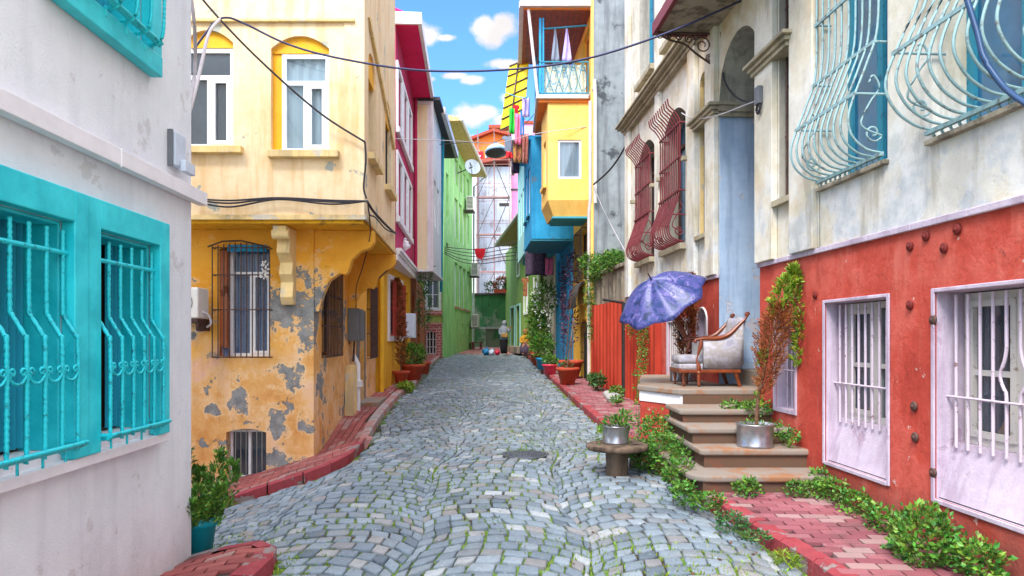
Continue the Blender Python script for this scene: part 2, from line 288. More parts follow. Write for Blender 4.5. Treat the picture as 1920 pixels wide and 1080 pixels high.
simple('skin', C('a87454'), .6, .06, 8); simple('black_cloth', C('18161a'), .9, .2, 9); simple('grey_cloth', C('7c7e88'), .9, .15, 30); simple('white_cloth', C('848c9a'), .9, .08, 9)
simple('red_cloth', C('d81c28'), .8, .1, 6); simple('pink_cloth', C('e8789c'), .8, .15, 6); simple('green_cloth', C('2cc03c'), .8, .1, 6); simple('tan_bag', C('a8803c'), .6, .1, 9)
simple('blue_bag', C('1c7cb0'), .4, .2, 14); simple('white_bag', C('d8dcec'), .4, .1, 14); simple('bag_red', C('d02044'), .4, .2, 14)
simple('lilac_cloth', C('b8a8d8'), .8, .1, 6); simple('pink_plastic', C('e0405c'), .4, .05, 6); simple('blue_plastic', C('2c8cb8'), .4, .05, 6); simple('orange_plank', C('c87c34'), .7, .15, 6)
simple('lamp_shade', C('8fb0c8'), .35, .1, 6, spec=.6); simple('lamp_inner', C('5c5648'), .5, .2, 30); simple('yellow_cloth', C('d0982c'), .9, .2, 12)
simple('manhole_iron', C('5c6068'), .5, .2, 20, metal=.5, bump=.5, bs=60); simple('rock', C('9c9a96'), .9, .2, 9, bump=.7, bs=10); simple('shade_blue', C('2a84c4'), .5, .1, 9)

def pattern(name, cols, scale, dist=2.0, rough=.7, spec=.3):
    t = NT(name); n = t.N.new('ShaderNodeTexNoise'); n.inputs['Scale'].default_value = scale; n.inputs['Detail'].default_value = 3; n.inputs['Distortion'].default_value = dist; t.L.new(t.pos, n.inputs['Vector'])
    t.done(t.ramp(n.outputs['Fac'], [(.3+.4*i/(len(cols)-1), c) for i, c in enumerate(cols)]), rough, None, 0, spec)
pattern('umbrella_cloth', [C('161f44'), C('223264'), C('2c3e76'), C('544e8c'), C('26386c'), C('7c70ae'), C('26326a')], 9, .8, .45, .5)
pattern('upholstery', [C('8c8892'), C('a29eaa'), C('98908c'), C('aca8b2'), C('989088'), C('a8a6ae')], 5, .1, .9)
pattern('rug', [C('2c2434'), C('6c5870'), C('34283c'), C('8a7888')], 14, 1.5, .95)
pattern('print_cloth', [C('6c2840'), C('a83858'), C('c8a03c'), C('3a2848')], 18, 1, .9)
pattern('pleat_cloth', [C('d8c890'), C('a8c8d8'), C('e8d8a8'), C('5c98b8'), C('d8d4c0')], 9, 1, .9)
pattern('stripe_red', [C('d8a8a0'), C('b04838'), C('e0c0b0')], 22, 0, .9)

def glass_mat(name, tint, refl_bias=.12, op=.3):
    t = NT(name); out = t.N['Material Output']; tr = t.N.new('ShaderNodeBsdfTransparent'); tr.inputs[0].default_value = (.85,.9,.92,1)
    gl = t.N.new('ShaderNodeBsdfGlossy'); gl.inputs['Roughness'].default_value = .03; df = t.N.new('ShaderNodeBsdfDiffuse'); df.inputs[0].default_value = tint
    m1 = t.N.new('ShaderNodeMixShader'); m1.inputs[0].default_value = op; t.L.new(tr.outputs[0], m1.inputs[1]); t.L.new(df.outputs[0], m1.inputs[2])
    fr = t.N.new('ShaderNodeLayerWeight'); fr.inputs[0].default_value = .3; a = t.math('ADD', t.math('MULTIPLY', t.math('POWER', fr.outputs['Facing'], 3), .6), refl_bias, True)
    m2 = t.N.new('ShaderNodeMixShader'); t.L.new(a, m2.inputs[0]); t.L.new(m1.outputs[0], m2.inputs[1]); t.L.new(gl.outputs[0], m2.inputs[2]); t.L.new(m2.outputs[0], out.inputs[0]); M[name] = t.m
glass_mat('glass', C('8090a0'), .06, .12)
def dark_glass(name, c, rough=.06, wob=.04):
    t = NT(name); n = t.noise(2.5, 3); col = t.ramp(t.noise(1.6, 5), [(.35, tuple(x*.6 for x in c[:3])+(1,)), (.65, c)])
    t.b.inputs['Coat Weight'].default_value = .6; t.b.inputs['Coat Roughness'].default_value = .03
    t.done(col, rough, t.bump(n, wob, .05), 0, .9)
dark_glass('glass_dark', C('46525c')); dark_glass('glass_blue', C('2c6c94'), .12, .2); dark_glass('glass_dusty', C('6c7a82'), .3)
simple('curtain_blue', C('5c7cb4'), .9, .25, 14, streakz=.1, c2=C('98a8cc')); simple('curtain_white', C('d8e2e8'), .9, .06, 8, streakz=.2); simple('curtain_grey', C('a8b4bc'), .9, .15, 14, streakz=.1)
simple('curtain_teal', C('1c98b0'), .9, .12, 6, streakz=.2)

# ------------------------------------------------------------------ mesh helpers
I = lambda x, y, z: Vector((x, y, z))
class W:
    """a wall line in plan; (s along, n out of the wall, z up)"""
    def __init__(s, ax, ay, bx, by, flip=False):
        s.A = Vector((ax, ay)); s.d = (Vector((bx, by))-s.A); s.len = s.d.length; s.d.normalize()
        s.n = Vector((s.d.y, -s.d.x)) * (-1 if flip else 1)
    def __call__(s, a, n, z):
        p = s.A + s.d*a + s.n*n; return Vector((p.x, p.y, z))
    def uv(s, px, py):
        k = (px-CX)/FPX; den = s.d.x - k*s.d.y; a = (k*s.A.y - s.A.x)/den; Y = s.A.y + s.d.y*a
        return a, CZ + (HY-py)/FPX*Y
    def S(s, px): return s.uv(px, 0)[0]
    def SY(s, Y): return (Y-s.A.y)/s.d.y
def at(px, py, Y): return Vector(((px-CX)/FPX*Y, Y, CZ+(HY-py)/FPX*Y))
class MB:
    def __init__(s): s.v = []; s.f = []; s.m = []; s.sm = []; s.mi = 0
    def add(s, vs, fs, smooth=False):
        o = len(s.v); s.v += [tuple(p) for p in vs]; s.f += [[i+o for i in f] for f in fs]; s.m += [s.mi]*len(fs); s.sm += [smooth]*len(fs); return s
    def box(s, P, a0, a1, b0, b1, c0, c1):
        vs = [P(a, b, c) for a in (a0, a1) for b in (b0, b1) for c in (c0, c1)]
        return s.add(vs, [(0,1,3,2),(4,6,7,5),(0,4,5,1),(2,3,7,6),(0,2,6,4),(1,5,7,3)])
    def quad(s, *p): return s.add(p, [tuple(range(len(p)))])
    def tube(s, pts, r, seg=6, r1=None, closed=False, caps=True):
        pts = [Vector(p) for p in pts]; n = len(pts); vs = []; 
        for i, p in enumerate(pts):
            a = pts[(i-1) % n] if (i or closed) else pts[0]; b = pts[(i+1) % n] if (i < n-1 or closed) else pts[-1]
            t = (b-a).normalized() if (b-a).length > 1e-9 else Vector((0,0,1)); h = Vector((0,0,1)) if abs(t.z) < .9 else Vector((1,0,0))
            u = t.cross(h).normalized(); w = t.cross(u)
            rr = r[i] if isinstance(r, (list, tuple)) else (r if r1 is None else r + (r1-r)*i/max(1, n-1))
            for k in range(seg):
                an = 2*math.pi*k/seg; vs.append(p + (u*math.cos(an)+w*math.sin(an))*rr)
        fs = []
        for i in range(n if closed else n-1):
            j = (i+1) % n
            for k in range(seg): k2 = (k+1) % seg; fs.append((i*seg+k, i*seg+k2, j*seg+k2, j*seg+k))
        s.add(vs, fs, True)
        if caps and not closed: s.add(vs[:seg], [tuple(range(seg))]); s.add(vs[-seg:], [tuple(range(seg))])
        return s
    def lathe(s, c, prof, seg=20, M3=None, P=I):
        c = Vector(c); vs = []
        for (r, z) in prof:
            for k in range(seg):
                a = 2*math.pi*k/seg; q = Vector((r*math.cos(a), r*math.sin(a), z)); q = (M3 @ q) if M3 else q; vs.append(c+q)
        fs = [(i*seg+k, i*seg+(k+1) % seg, (i+1)*seg+(k+1) % seg, (i+1)*seg+k) for i in range(len(prof)-1) for k in range(seg)]
        s.add(vs, fs, True); s.add(vs[:seg], [tuple(range(seg))]); s.add(vs[-seg:], [tuple(range(seg))]); return s
    def prism(s, poly, P, w0, w1):
        """poly in (u,v), P(w,u,v)->world"""
        n = len(poly); vs = [P(w0, u, v) for u, v in poly]+[P(w1, u, v) for u, v in poly]
        return s.add(vs, [tuple(range(n)), tuple(range(n, 2*n))]+[(i, (i+1) % n, n+(i+1) % n, n+i) for i in range(n)])
    def sheet(s, f, nu, nv, smooth=True):
        vs = [f(i/nu, j/nv) for j in range(nv+1) for i in range(nu+1)]
        return s.add(vs, [(j*(nu+1)+i, j*(nu+1)+i+1, (j+1)*(nu+1)+i+1, (j+1)*(nu+1)+i) for j in range(nv) for i in range(nu)], smooth)
    def build(s, name, mats, parent=None, label=None, kind=None, group=None, cat=None, origin=None, bevel=0, solid=0, subd=0, recalc=True):
        me = bpy.data.meshes.new(name)
        if parent is not None: o3 = ORG[parent]
        elif origin is not None: o3 = Vector(origin)
        else:
            xs = [p[0] for p in s.v]; ys = [p[1] for p in s.v]; zs = [p[2] for p in s.v]; o3 = Vector(((min(xs)+max(xs))/2, (min(ys)+max(ys))/2, min(zs)))
        me.from_pydata([(p[0]-o3.x, p[1]-o3.y, p[2]-o3.z) for p in s.v], [], s.f)
        for mm in ([mats] if isinstance(mats, str) else mats): me.materials.append(M[mm])
        me.polygons.foreach_set('material_index', s.m); me.polygons.foreach_set('use_smooth', s.sm)
        if recalc and len(s.f) < 20000:
            bm = bmesh.new(); bm.from_mesh(me); bmesh.ops.recalc_face_normals(bm, faces=bm.faces); bm.to_mesh(me); bm.free()
        me.update(); ob = bpy.data.objects.new(name, me); COL.objects.link(ob)
        if parent is not None: ob.parent = parent; ORG[ob] = o3
        else: ob.location = o3; ORG[ob] = o3
        if label: ob['label'] = label
        if cat: ob['category'] = cat
        if kind: ob['kind'] = kind
        if group: ob['group'] = group
        if solid: md = ob.modifiers.new('s', 'SOLIDIFY'); md.thickness = solid; md.offset = 0
        if bevel: md = ob.modifiers.new('b', 'BEVEL'); md.width = bevel; md.segments = 2; md.limit_method = 'ANGLE'; md.harden_normals = False
        if subd: md = ob.modifiers.new('u', 'SUBSURF'); md.levels = subd; md.render_levels = subd
        return ob
ORG = {}
def thing(name, label, cat, loc, group=None):
    o = bpy.data.objects.new(name, None); COL.objects.link(o); o.location = loc; o.empty_display_size = .2
    o['label'] = label; o['category'] = cat
    if group: o['group'] = group
    ORG[o] = Vector(loc); return o

def wall_mb(mb, P, s0, s1, z0, z1, holes=(), dep=.25, ends=True):
    """front face of a wall with rectangular or arched openings (s0,s1,z0,z1,rise) and their reveals"""
    S = sorted(set([s0, s1]+[h[0] for h in holes]+[h[1] for h in holes])); Z = sorted(set([z0, z1]+[h[2] for h in holes]+[h[3] for h in holes]))
    S = [x for x in S if s0 <= x <= s1]; Z = [x for x in Z if z0 <= x <= z1]
    for i in range(len(S)-1):
        for j in range(len(Z)-1):
            cs = (S[i]+S[i+1])/2; cz = (Z[j]+Z[j+1])/2
            if any(h[0] < cs < h[1] and h[2] < cz < h[3] for h in holes): continue
            mb.quad(P(S[i], 0, Z[j]), P(S[i+1], 0, Z[j]), P(S[i+1], 0, Z[j+1]), P(S[i], 0, Z[j+1]))
    for h in holes:
        a, b, c, d = h[:4]; rise = h[4] if len(h) > 4 else 0
        sp = d-rise
        if c > z0: mb.quad(P(a,0,c), P(b,0,c), P(b,-dep,c), P(a,-dep,c))
        mb.quad(P(a,0,c), P(a,0,sp), P(a,-dep,sp), P(a,-dep,c)); mb.quad(P(b,0,c), P(b,0,sp), P(b,-dep,sp), P(b,-dep,c))
        if rise:
            n = 14; hw = (b-a)/2; pts = []
            for k in range(n+1):
                t = -1+2*k/n; pts.append(((a+b)/2+hw*t, sp+rise*math.sqrt(max(0, 1-t*t)) if rise > hw*.6 else sp+rise*(1-t*t)))
            for k in range(n):
                (x0, y0), (x1, y1) = pts[k], pts[k+1]
                mb.quad(P(x0,0,y0), P(x1,0,y1), P(x1,0,d), P(x0,0,d)); mb.quad(P(x0,0,y0), P(x1,0,y1), P(x1,-dep,y1), P(x0,-dep,y0))
        else: mb.quad(P(a,0,d), P(b,0,d), P(b,-dep,d), P(a,-dep,d))
    if ends:
        for q in (s0, s1): mb.quad(P(q,0,z0), P(q,0,z1), P(q,-dep-.05,z1), P(q,-dep-.05,z0))
        mb.quad(P(s0,0,z1), P(s1,0,z1), P(s1,-dep-.05,z1), P(s0,-dep-.05,z1)); mb.quad(P(s0,0,z0), P(s1,0,z0), P(s1,-dep-.05,z0), P(s0,-dep-.05,z0))
    return mb
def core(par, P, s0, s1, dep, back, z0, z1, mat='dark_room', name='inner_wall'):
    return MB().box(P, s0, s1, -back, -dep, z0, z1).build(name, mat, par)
def window(par, P, s0, s1, z0, z1, rec=.12, fw=.05, fm='white_pvc', gm='glass_dark', cols=2, transom=0, sill=None, curtain=None, grille=None, label=None, rows=1, sash=0, name='window'):
    mb = MB(); n0, n1 = -rec-.05, -rec
    mb.box(P, s0, s0+fw, n0, n1, z0, z1); mb.box(P, s1-fw, s1, n0, n1, z0, z1)
    mb.box(P, s0+fw, s1-fw, n0, n1, z0, z0+fw); mb.box(P, s0+fw, s1-fw, n0, n1, z1-fw, z1)
    zt = z1-transom if transom else z1-fw
    if transom: mb.box(P, s0+fw, s1-fw, n0, n1+.004, zt-fw/2, zt+fw/2); zt -= fw/2
    for k in range(1, cols):
        c = s0+(s1-s0)*k/cols; mb.box(P, c-fw*.55, c+fw*.55, n0, n1+.006, z0+fw, zt)
    for k in range(1, rows):
        c = z0+(zt-z0)*k/rows; mb.box(P, s0+fw, s1-fw, n0, n1+.003, c-fw*.35, c+fw*.35)
    if sash:
        a = s0+(s1-s0)*(cols-1)/cols+fw*.55 if cols > 1 else s0+fw; b = s1-fw; w = fw*.8
        for q in ((a, a+w, z0+fw, zt), (b-w, b, z0+fw, zt), (a+w, b-w, z0+fw, z0+fw+w), (a+w, b-w, zt-w, zt)): mb.box(P, q[0], q[1], n1-.02, n1+.015, q[2], q[3])
    w = mb.build(name, fm, par, label)
    MB().box(P, s0+fw*.5, s1-fw*.5, n0+.015, n0+.022, z0+fw*.5, z1-fw*.5).build('pane', 'glass' if curtain else gm, w)
    if curtain:
        c = MB(); ww = s1-s0
        c.sheet(lambda u, v: P(s0+.01+(ww-.02)*u, n0-.012+.012*math.sin(u*ww*45)+.004*math.sin(u*31+v*5), z0+(z1-z0)*v), 60, 4); c.build('curtain', curtain, w)
    if sill:
        ov, th, pr, mt = sill; MB().box(P, s0-ov, s1+ov, -rec+.01, pr, z0-th, z0-.002).build('sill', mt, w, bevel=.006)
    if grille: grille(w)
    return w
def bars(P, s0, s1, z0, z1, n, nb, nh, r=.009, mat='black_iron', foot=True, hz=None):
    def g(w):
        mb = MB()
        for k in range(nb):
            a = s0+(s1-s0)*(k+.5)/nb if n <= 0 else s0+(s1-s0)*k/(nb-1); mb.tube([P(a, n, z0), P(a, n, z1)], r, 5)
        for k in range(nh):
            z = (z0+(z1-z0)*k/(nh-1)) if not hz else hz[k]
            mb.box(P, s0-.005, s1+.005, n-.012, n-.003, z-.012, z+.012)
            if n > 0.02:
                for a in (s0, s1): mb.tube([P(a, n, z), P(a, -.02, z)], r, 5)
        mb.build('grille', mat, w)
    return g
def spiral(c, u, v, r0, turns, n=26, start=0, sgn=1, r1=.02):
    return [c+(u*math.cos(start+sgn*2*math.pi*turns*k/n)+v*math.sin(start+sgn*2*math.pi*turns*k/n))*(r0+(r1-r0)*k/n) for k in range(n+1)]
def smooth_path(pts, n=6):
    pts = [Vector(p) for p in pts]; out = []
    for i in range(len(pts)-1):
        p0 = pts[max(0, i-1)]; p1 = pts[i]; p2 = pts[i+1]; p3 = pts[min(len(pts)-1, i+2)]
        for k in range(n):
            t = k/n; out.append(.5*((2*p1)+(p2-p0)*t+(2*p0-5*p1+4*p2-p3)*t*t+(3*p1-p0-3*p2+p3)*t**3))
    return out+[pts[-1]]
def belly(P, s0, s1, prof, nb, cross, r, mat, ends=True, prongs=0):
    """bowed iron window basket: the same (n,z) profile at nb stations, flat cross bars, scrolls on the end"""
    def g(w):
        mb = MB(); pr = smooth_path([(a, z, 0) for a, z in prof], 5)
        for k in range(nb):
            a = s0+(s1-s0)*k/(nb-1); j = random.uniform(-.006, .006); mb.tube([P(a+j, q[0], q[1]) for q in pr], r, 5)
        for (n, z) in cross:
            mb.box(P, s0-.02, s1+.02, n-.006, n+.012, z-.014, z+.014)
            for a in (s0, s1): mb.tube([P(a, n, z), P(a, -.08, z)], r, 5)
        if ends:
            zc = min(p[1] for p in prof); 
            for a in (s0, s1):
                o = P(a, 0, 0); un = P(a, 1, 0)-o; uz = Vector((0,0,1))
                mb.tube(spiral(P(a, .1, zc+.16), un, uz, .075, 1.2, 22, 3.6), r*.8, 5); mb.tube(smooth_path([P(a, .03, zc+.14), P(a, .2, zc+.22), P(a, .13, zc+.4), P(a, .05, zc+.52), P(a, .1, zc+.62), P(a, .14, zc+.56)], 5), r*.8, 5)
        for k in range(prongs):
            a = s0+(s1-s0)*(k+.5)/prongs; zc = min(p[1] for p in prof); mb.tube([P(a, .03, zc), P(a, .04, zc-.05), P(a, .02, zc-.075)], r, 5)
        mb.build('grille', mat, w)
    return g
def leaf(mb, p, d, L, w, fold=.25):
    L *= random.uniform(.65, 1.25)
    d = d.normalized(); h = Vector((random.uniform(-1,1), random.uniform(-1,1), random.uniform(-1,1))); s = d.cross(h).normalized(); n = s.cross(d)
    m = p+d*L*.5+n*L*.08
    mb.add([p, m+s*w*.5-n*w*fold, p+d*L, m-s*w*.5-n*w*fold], [(0,1,2),(0,2,3)])
def rv(k=1): return Vector((random.gauss(0,1), random.gauss(0,1), random.gauss(0,1)))*k
def foliage(mb, blobs, n, L, w, up=.5):
    tot = sum(b[3]*b[4]*b[5] for b in blobs)
    for (x, y, z, rx, ry, rz) in blobs:
        for k in range(max(3, int(n*rx*ry*rz/tot))):
            d = rv().normalized(); r = random.uniform(.35, 1)**.6*random.uniform(.9, 1.12); p = Vector((x+d.x*rx*r, y+d.y*ry*r, z+d.z*rz*r))
            s = random.uniform(.6, 1.3); leaf(mb, p, d+rv(.6)+Vector((0,0,up)), L*s, w*s)
def spray_plant(mb, path, rads, n, L, w, up=.9, per=7):
    """conifer: fans of small scales set along a leaning axis"""
    m = len(path)-1
    for k in range(n):
        t = random.random()**.85; i = min(m-1, int(t*m)); f = t*m-i; c = Vector(path[i]).lerp(Vector(path[i+1]), f); R = rads[i]*(1-f)+rads[i+1]*f
        a = random.uniform(0, 6.283); d = Vector((math.cos(a), math.sin(a), 0)); r = R*random.uniform(.15, 1)**.7
        p = c+d*r*.6; g = (d*.8+Vector((0,0,up))+rv(.25)).normalized()
        for q in range(per):
            tt = q/per; leaf(mb, p+g*R*.75*tt, g+rv(.35)+d*.1, L*random.uniform(.6,1.2), w)
def pot(par, c, r0, r1, h, mat, rim=.02, name='pot'):
    return MB().lathe(c, [(r0*.2, .0), (r0, 0), (r0+(r1-r0)*.8, h*.82), (r1*1.02, h*.83), (r1+rim, h*.84), (r1+rim, h), (r1-.015, h), (r1-.03, h*.9), (r1*.2, h*.89)], 24).build(name, mat, par)

# ------------------------------------------------------------------ ground
def sstep(a, b, x):
    t = max(0, min(1, (x-a)/(b-a))); return t*t*(3-2*t)
def gz(x, y):
    yy = min(y, 60); z = .0273*(yy-4.67)
    if x < -1.9: z -= .29*(min(-1.9-x, 6))*(1-sstep(9.4, 11.5, y))*sstep(3.5, 5.2, y)
    return z
RC = [(-4,2.5),(2,2.2),(4.67,2.03),(6.4,1.8),(9,1.58),(10.9,1.43),(14,1.3),(16,1.23),(22,1.02),(28,.82),(34,.62)]
def interp(T, y):
    if y <= T[0][0]: return T[0][1]
    for (a, b), (c, d) in zip(T, T[1:]):
        if y <= c: return b+(d-b)*(y-a)/(c-a)
    return T[-1][1]
LC = [(-4,-1.75),(2,-1.7),(4.8,-1.64),(5.12,-1.8),(5.2,-9),(7.25,-9),(7.3,-6),(7.75,-3.2),(8.02,-2.2),(8.5,-1.98),(9.5,-2.03),(12.5,-2.3),(15.4,-2.5),(18,-2.5),(20,-2.62),(26,-3.0),(34,-3.35)]
def build_ground():
    mb = MB(); xs = [-300,-120,-60,-30,-15]+[-9+.25*i for i in range(61)]+[9,15,30,60,120,300]; ys = [-300,-100,-40,-15,-6,-2]+[.0+.25*i for i in range(56)]+[14.5,16,18,20,23,26,30,34,38,43,50,60,90,150,300]
    mb.sheet(lambda u, v: (lambda x, y: Vector((x, y, gz(x, y)-.02)))(xs[round(u*(len(xs)-1))], ys[round(v*(len(ys)-1))]), len(xs)-1, len(ys)-1, False)
    mb.build('ground', 'road_joint', kind='structure', origin=(0,0,0), recalc=False)
    mb = MB(); Rr, Wc, h = .8, 1.32, .165; th = math.asin(Wc/2/Rr)
    for col in range(-5, 4):
        cx = -.15+col*Wc
        for row in range(-2, 215):
            y0 = row*h-.35+.0; t = -th+random.uniform(-.09, 0)
            if y0+Rr > 35: break
            while t < th:
                dt = random.uniform(.13, .2)/Rr; t1 = min(t+dt, th+.02)
                if th-t1 < .08: t1 = th
                ta = max(t, -th)
                if t1-ta > .05:
                    def q(tt, k): X = cx+Rr*math.sin(tt); Y = y0+Rr*math.cos(tt)+h*k; return Vector((X+.07*math.sin(Y*1.5+cx*.2)+.03*math.sin(Y*3.7), Y+.03*math.sin(X*2.3+Y*.6), 0))
                    g = .01/Rr; sk = random.uniform(-.015, .015)
                    c4 = [q(ta+g, .09), q(t1-g, .09), q(t1-g+sk, .87), q(ta+g+sk, .87)]
                    cc = sum(c4, Vector())/4
                    if interp(LC, cc.y)+.07 < cc.x < interp(RC, cc.y)-.05 and cc.y < 34.3 and not ((cc.x-.17)**2+((cc.y-8.9)*1.0)**2 < .33**2):
                        for p in c4: p.x += random.uniform(-.006, .006); p.y += random.uniform(-.006, .006)
                        zt = random.uniform(-.006, .006); tx = random.uniform(-.05, .05); ty = random.uniform(-.05, .05)
                        vs = []
                        for sc_, dz in ((1, -.05), (1, -.006), (.95, .001), (.8, .004)):
                            for p in c4:
                                r = cc+(p-cc)*sc_; r.z = gz(cc.x, cc.y)+(gz(r.x, r.y)-gz(cc.x, cc.y))+zt+dz+(r.x-cc.x)*tx+(r.y-cc.y)*ty; vs.append(r)
                        fs = [(a*4+i, a*4+(i+1) % 4, a*4+4+(i+1) % 4, a*4+4+i) for a in range(3) for i in range(4)]+[(12,13,14,15)]
                        mb.add(vs, fs, True)
                t = t1
    mb.build('road', 'cobble_stone', kind='structure', origin=(0,0,0), recalc=False)
    # grass and moss tufts standing in the joints
    mb = MB()
    for k in range(16000):
        y = 4.3+random.random()**1.6*20; x = random.uniform(-4.5, 2.2)
        if not (interp(LC, y) < x < interp(RC, y)): continue
        if math.sin(x*2.1+y*1.3)+math.sin(y*.9-x*1.7)+random.gauss(0,.7) < .3: continue
        for q in range(5):
            leaf(mb, Vector((x+random.gauss(0,.012), y+random.gauss(0,.012), gz(x, y)-.02)), Vector((random.gauss(0,.5), random.gauss(0,.5), 1)), random.uniform(.025,.05), .010)
    mb.build('joint_grass', 'leaf_lime', kind='stuff', origin=(0,0,0), recalc=False)
build_ground()
def inpoly(x, y, poly):
    c = False
    for i in range(len(poly)):
        (x0, y0), (x1, y1) = poly[i], poly[i-1]
        if (y0 > y) != (y1 > y) and x < (x1-x0)*(y-y0)/(y1-y0)+x0: c = not c
    return c
def pavement(name, curb, wallp, mat, kmat, kw=.13, hgt=.12, ang=0, ymax=22):
    def dens(pl):
        o = []
        for a, b in zip(pl, pl[1:]):
            n = max(1, int(math.hypot(b[0]-a[0], b[1]-a[1])/.35)); o += [(a[0]+(b[0]-a[0])*k/n, a[1]+(b[1]-a[1])*k/n) for k in range(n)]
        return o+[pl[-1]]
    cd = dens(curb); poly = list(curb)+list(reversed(wallp))
    # inner line of the kerb
    inn = []
    for i, p in enumerate(cd):
        a = cd[max(0, i-1)]; b = cd[min(len(cd)-1, i+1)]; t = Vector((b[0]-a[0], b[1]-a[1])).normalized(); nrm = Vector((t.y, -t.x))
        cx = sum(q[0] for q in wallp)/len(wallp)
        if name.endswith('white') : pass
        q1 = (p[0]+nrm.x*kw, p[1]+nrm.y*kw); q2 = (p[0]-nrm.x*kw, p[1]-nrm.y*kw); inn.append(q1 if inpoly(q1[0], q1[1], poly) else (q2 if inpoly(q2[0], q2[1], poly) else q1))
    mb = MB()
    for i in range(len(cd)-1):
        a, b, c, d = cd[i], cd[i+1], inn[i+1], inn[i]; H = hgt+random.uniform(-.004, .004); e = .02
        def bl(p, q, k): return (p[0]+(q[0]-p[0])*k, p[1]+(q[1]-p[1])*k)
        a2, b2 = bl(a, d, .2), bl(b, c, .2)
        a0 = bl(a, b, .02); b0 = bl(a, b, .98); 
        pts = [(a0, -.06), (b0, -.06), (a0, H-e), (b0, H-e), (bl(a2,b2,.02), H), (bl(a2,b2,.98), H), (bl(d,c,.02), H), (bl(d,c,.98), H)]
        mb.add([Vector((p[0], p[1], gz(*p)+z)) for p, z in pts], [(0,1,3,2),(2,3,5,4),(4,5,7,6),(0,2,4,6),(1,3,5,7)])
    mb.build('kerb', kmat, kind='structure', origin=(0,0,0))
    xs = [p[0] for p in poly]; ys = [p[1] for p in poly]
    g = MB(); s = .1; bp = list(inn)+list(reversed(wallp))
    y = min(ys)
    while y < max(ys):
        x = min(xs)
        while x < max(xs):
            if inpoly(x+s/2, y+s/2, bp):
                cl = lambda px, py: Vector((px, py, gz(px, py)+hgt-.03))
                g.quad(cl(x,y), cl(x+s,y), cl(x+s,y+s), cl(x,y+s))
            x += s
        y += s
    g.build('pavement_bed', 'paver_gap', kind='structure', origin=(0,0,0), recalc=False)
    m2 = MB(); ca, sa = math.cos(ang), math.sin(ang); bw, bh = .205, .105
    kpoly = list(inn)+list(reversed(wallp))
    xc, yc = sum(xs)/len(xs), sum(ys)/len(ys); rr = max(max(xs)-min(xs), max(ys)-min(ys))/2+1
    for j in range(int(-rr/bh), int(rr/bh)):
        for i in range(int(-rr/bw)-1, int(rr/bw)+1):
            u = (i+(.5 if j % 2 else 0))*bw; v = j*bh; x = xc+u*ca-v*sa; y = yc+u*sa+v*ca
            if y > ymax+12 or not inpoly(x, y, kpoly): continue
            gg = .007; z = random.uniform(-.003, .003); cs = [(-bw/2+gg, -bh/2+gg), (bw/2-gg, -bh/2+gg), (bw/2-gg, bh/2-gg), (-bw/2+gg, bh/2-gg)]
            vs = []
            for k, dz in ((1, -.03), (1, -.005), (.93, 0)):
                for (a, b) in cs: X = x+(a*ca-b*sa)*k; Y = y+(a*sa+b*ca)*k; vs.append((X, Y, gz(X, Y)+hgt+dz+z))
            m2.add(vs, [(0,1,5,4),(1,2,6,5),(2,3,7,6),(3,0,4,7),(4,5,9,8),(5,6,10,9),(6,7,11,10),(7,4,8,11),(8,9,10,11)])
    m2.build('pavement', mat, kind='structure', origin=(0,0,0), recalc=False)
def R1X(y): return 3.336-.0615*y
pavement('pavement_right', [(interp(RC, y), y) for y in (-3,0,2,4.67,6.4,9,10.9,14,16,22,28,34)], [(R1X(-3), -3), (R1X(17.4), 17.4), (2.05,17.5), (1.86,21), (1.58,25), (1.33,29), (.72,34)], 'paver_mauve', 'kerb_red', ang=R_(-4))
pavement('pavement_left', [(-8,6.4),(-3.15,7.75),(-2.4,7.97),(-2.12,8.15),(-2.0,8.55),(-2.03,9.5)], [(-8,9.28),(-2.7,9.28),(-2.7,9.5)], 'paver_red', 'kerb_red', ang=R_(14))
pavement('pavement_left', [(-2.03,9.52),(-2.3,12.5),(-2.5,15.4),(-2.5,18),(-2.62,20),(-3.0,26),(-3.35,33.8)], [(-2.7,9.52),(-3.03,15.45),(-2.97,15.5),(-2.98,20.3),(-3.5,26),(-3.95,30.9),(-3.95,33.8)], 'paver_red', 'kerb_worn', ang=R_(94))
pavement('pavement_near', [(-1.75,-3),(-1.7,2),(-1.64,4.75),(-1.68,4.95),(-1.82,5.07),(-2.2,5.16),(-6,5.3)], [(-2.1,-3),(-2.36,5.0),(-6,5.0)], 'paver_red', 'kerb_red', ang=R_(8))
MB().quad(*[Vector((x, y, gz(0, y)+.03)) for x, y in ((-4.2,34.3),(1.3,34.3),(1.3,43),(-4.2,43))]).build('plaza', 'plaza_brick', kind='structure', origin=(0,0,0))
MB().box(lambda x, y, z: Vector((x, y, gz(0, 34.3)+z)), -3.9, .8, 34.25, 34.4, -.05, .06).build('kerb', 'kerb_worn', kind='structure', origin=(0,0,0))
# manhole
m_ = MB()
for k in range(420):
    y_ = 4.4+random.random()*18; sd_ = random.random(); x_ = interp(RC, y_)-.05-abs(random.gauss(0,.22)) if sd_ < .5 else (interp(LC, y_)+.05+abs(random.gauss(0,.2)) if y_ > 8.1 else random.uniform(-2, 2)); a_ = random.random()*6.28; leaf(m_, Vector((x_, y_, gz(x_, y_)+.012)), Vector((math.cos(a_), math.sin(a_), random.uniform(-.1,.2))), random.uniform(.015,.045), .02, .1)
m_.build('leaf_litter', 'bark', kind='stuff', origin=(0,0,0), recalc=False)
mh = thing('manhole_cover', 'round dark iron manhole cover set in the cobbles mid street', 'manhole', (.17, 8.9, gz(.17, 8.9)))
c = (.17, 8.9, gz(.17, 8.9)-.03); MB().lathe(c, [(.05,0),(.3,0),(.3,.036),(.265,.036),(.262,.03),(.2,.03)], 32).build('rim', 'manhole_iron', mh)
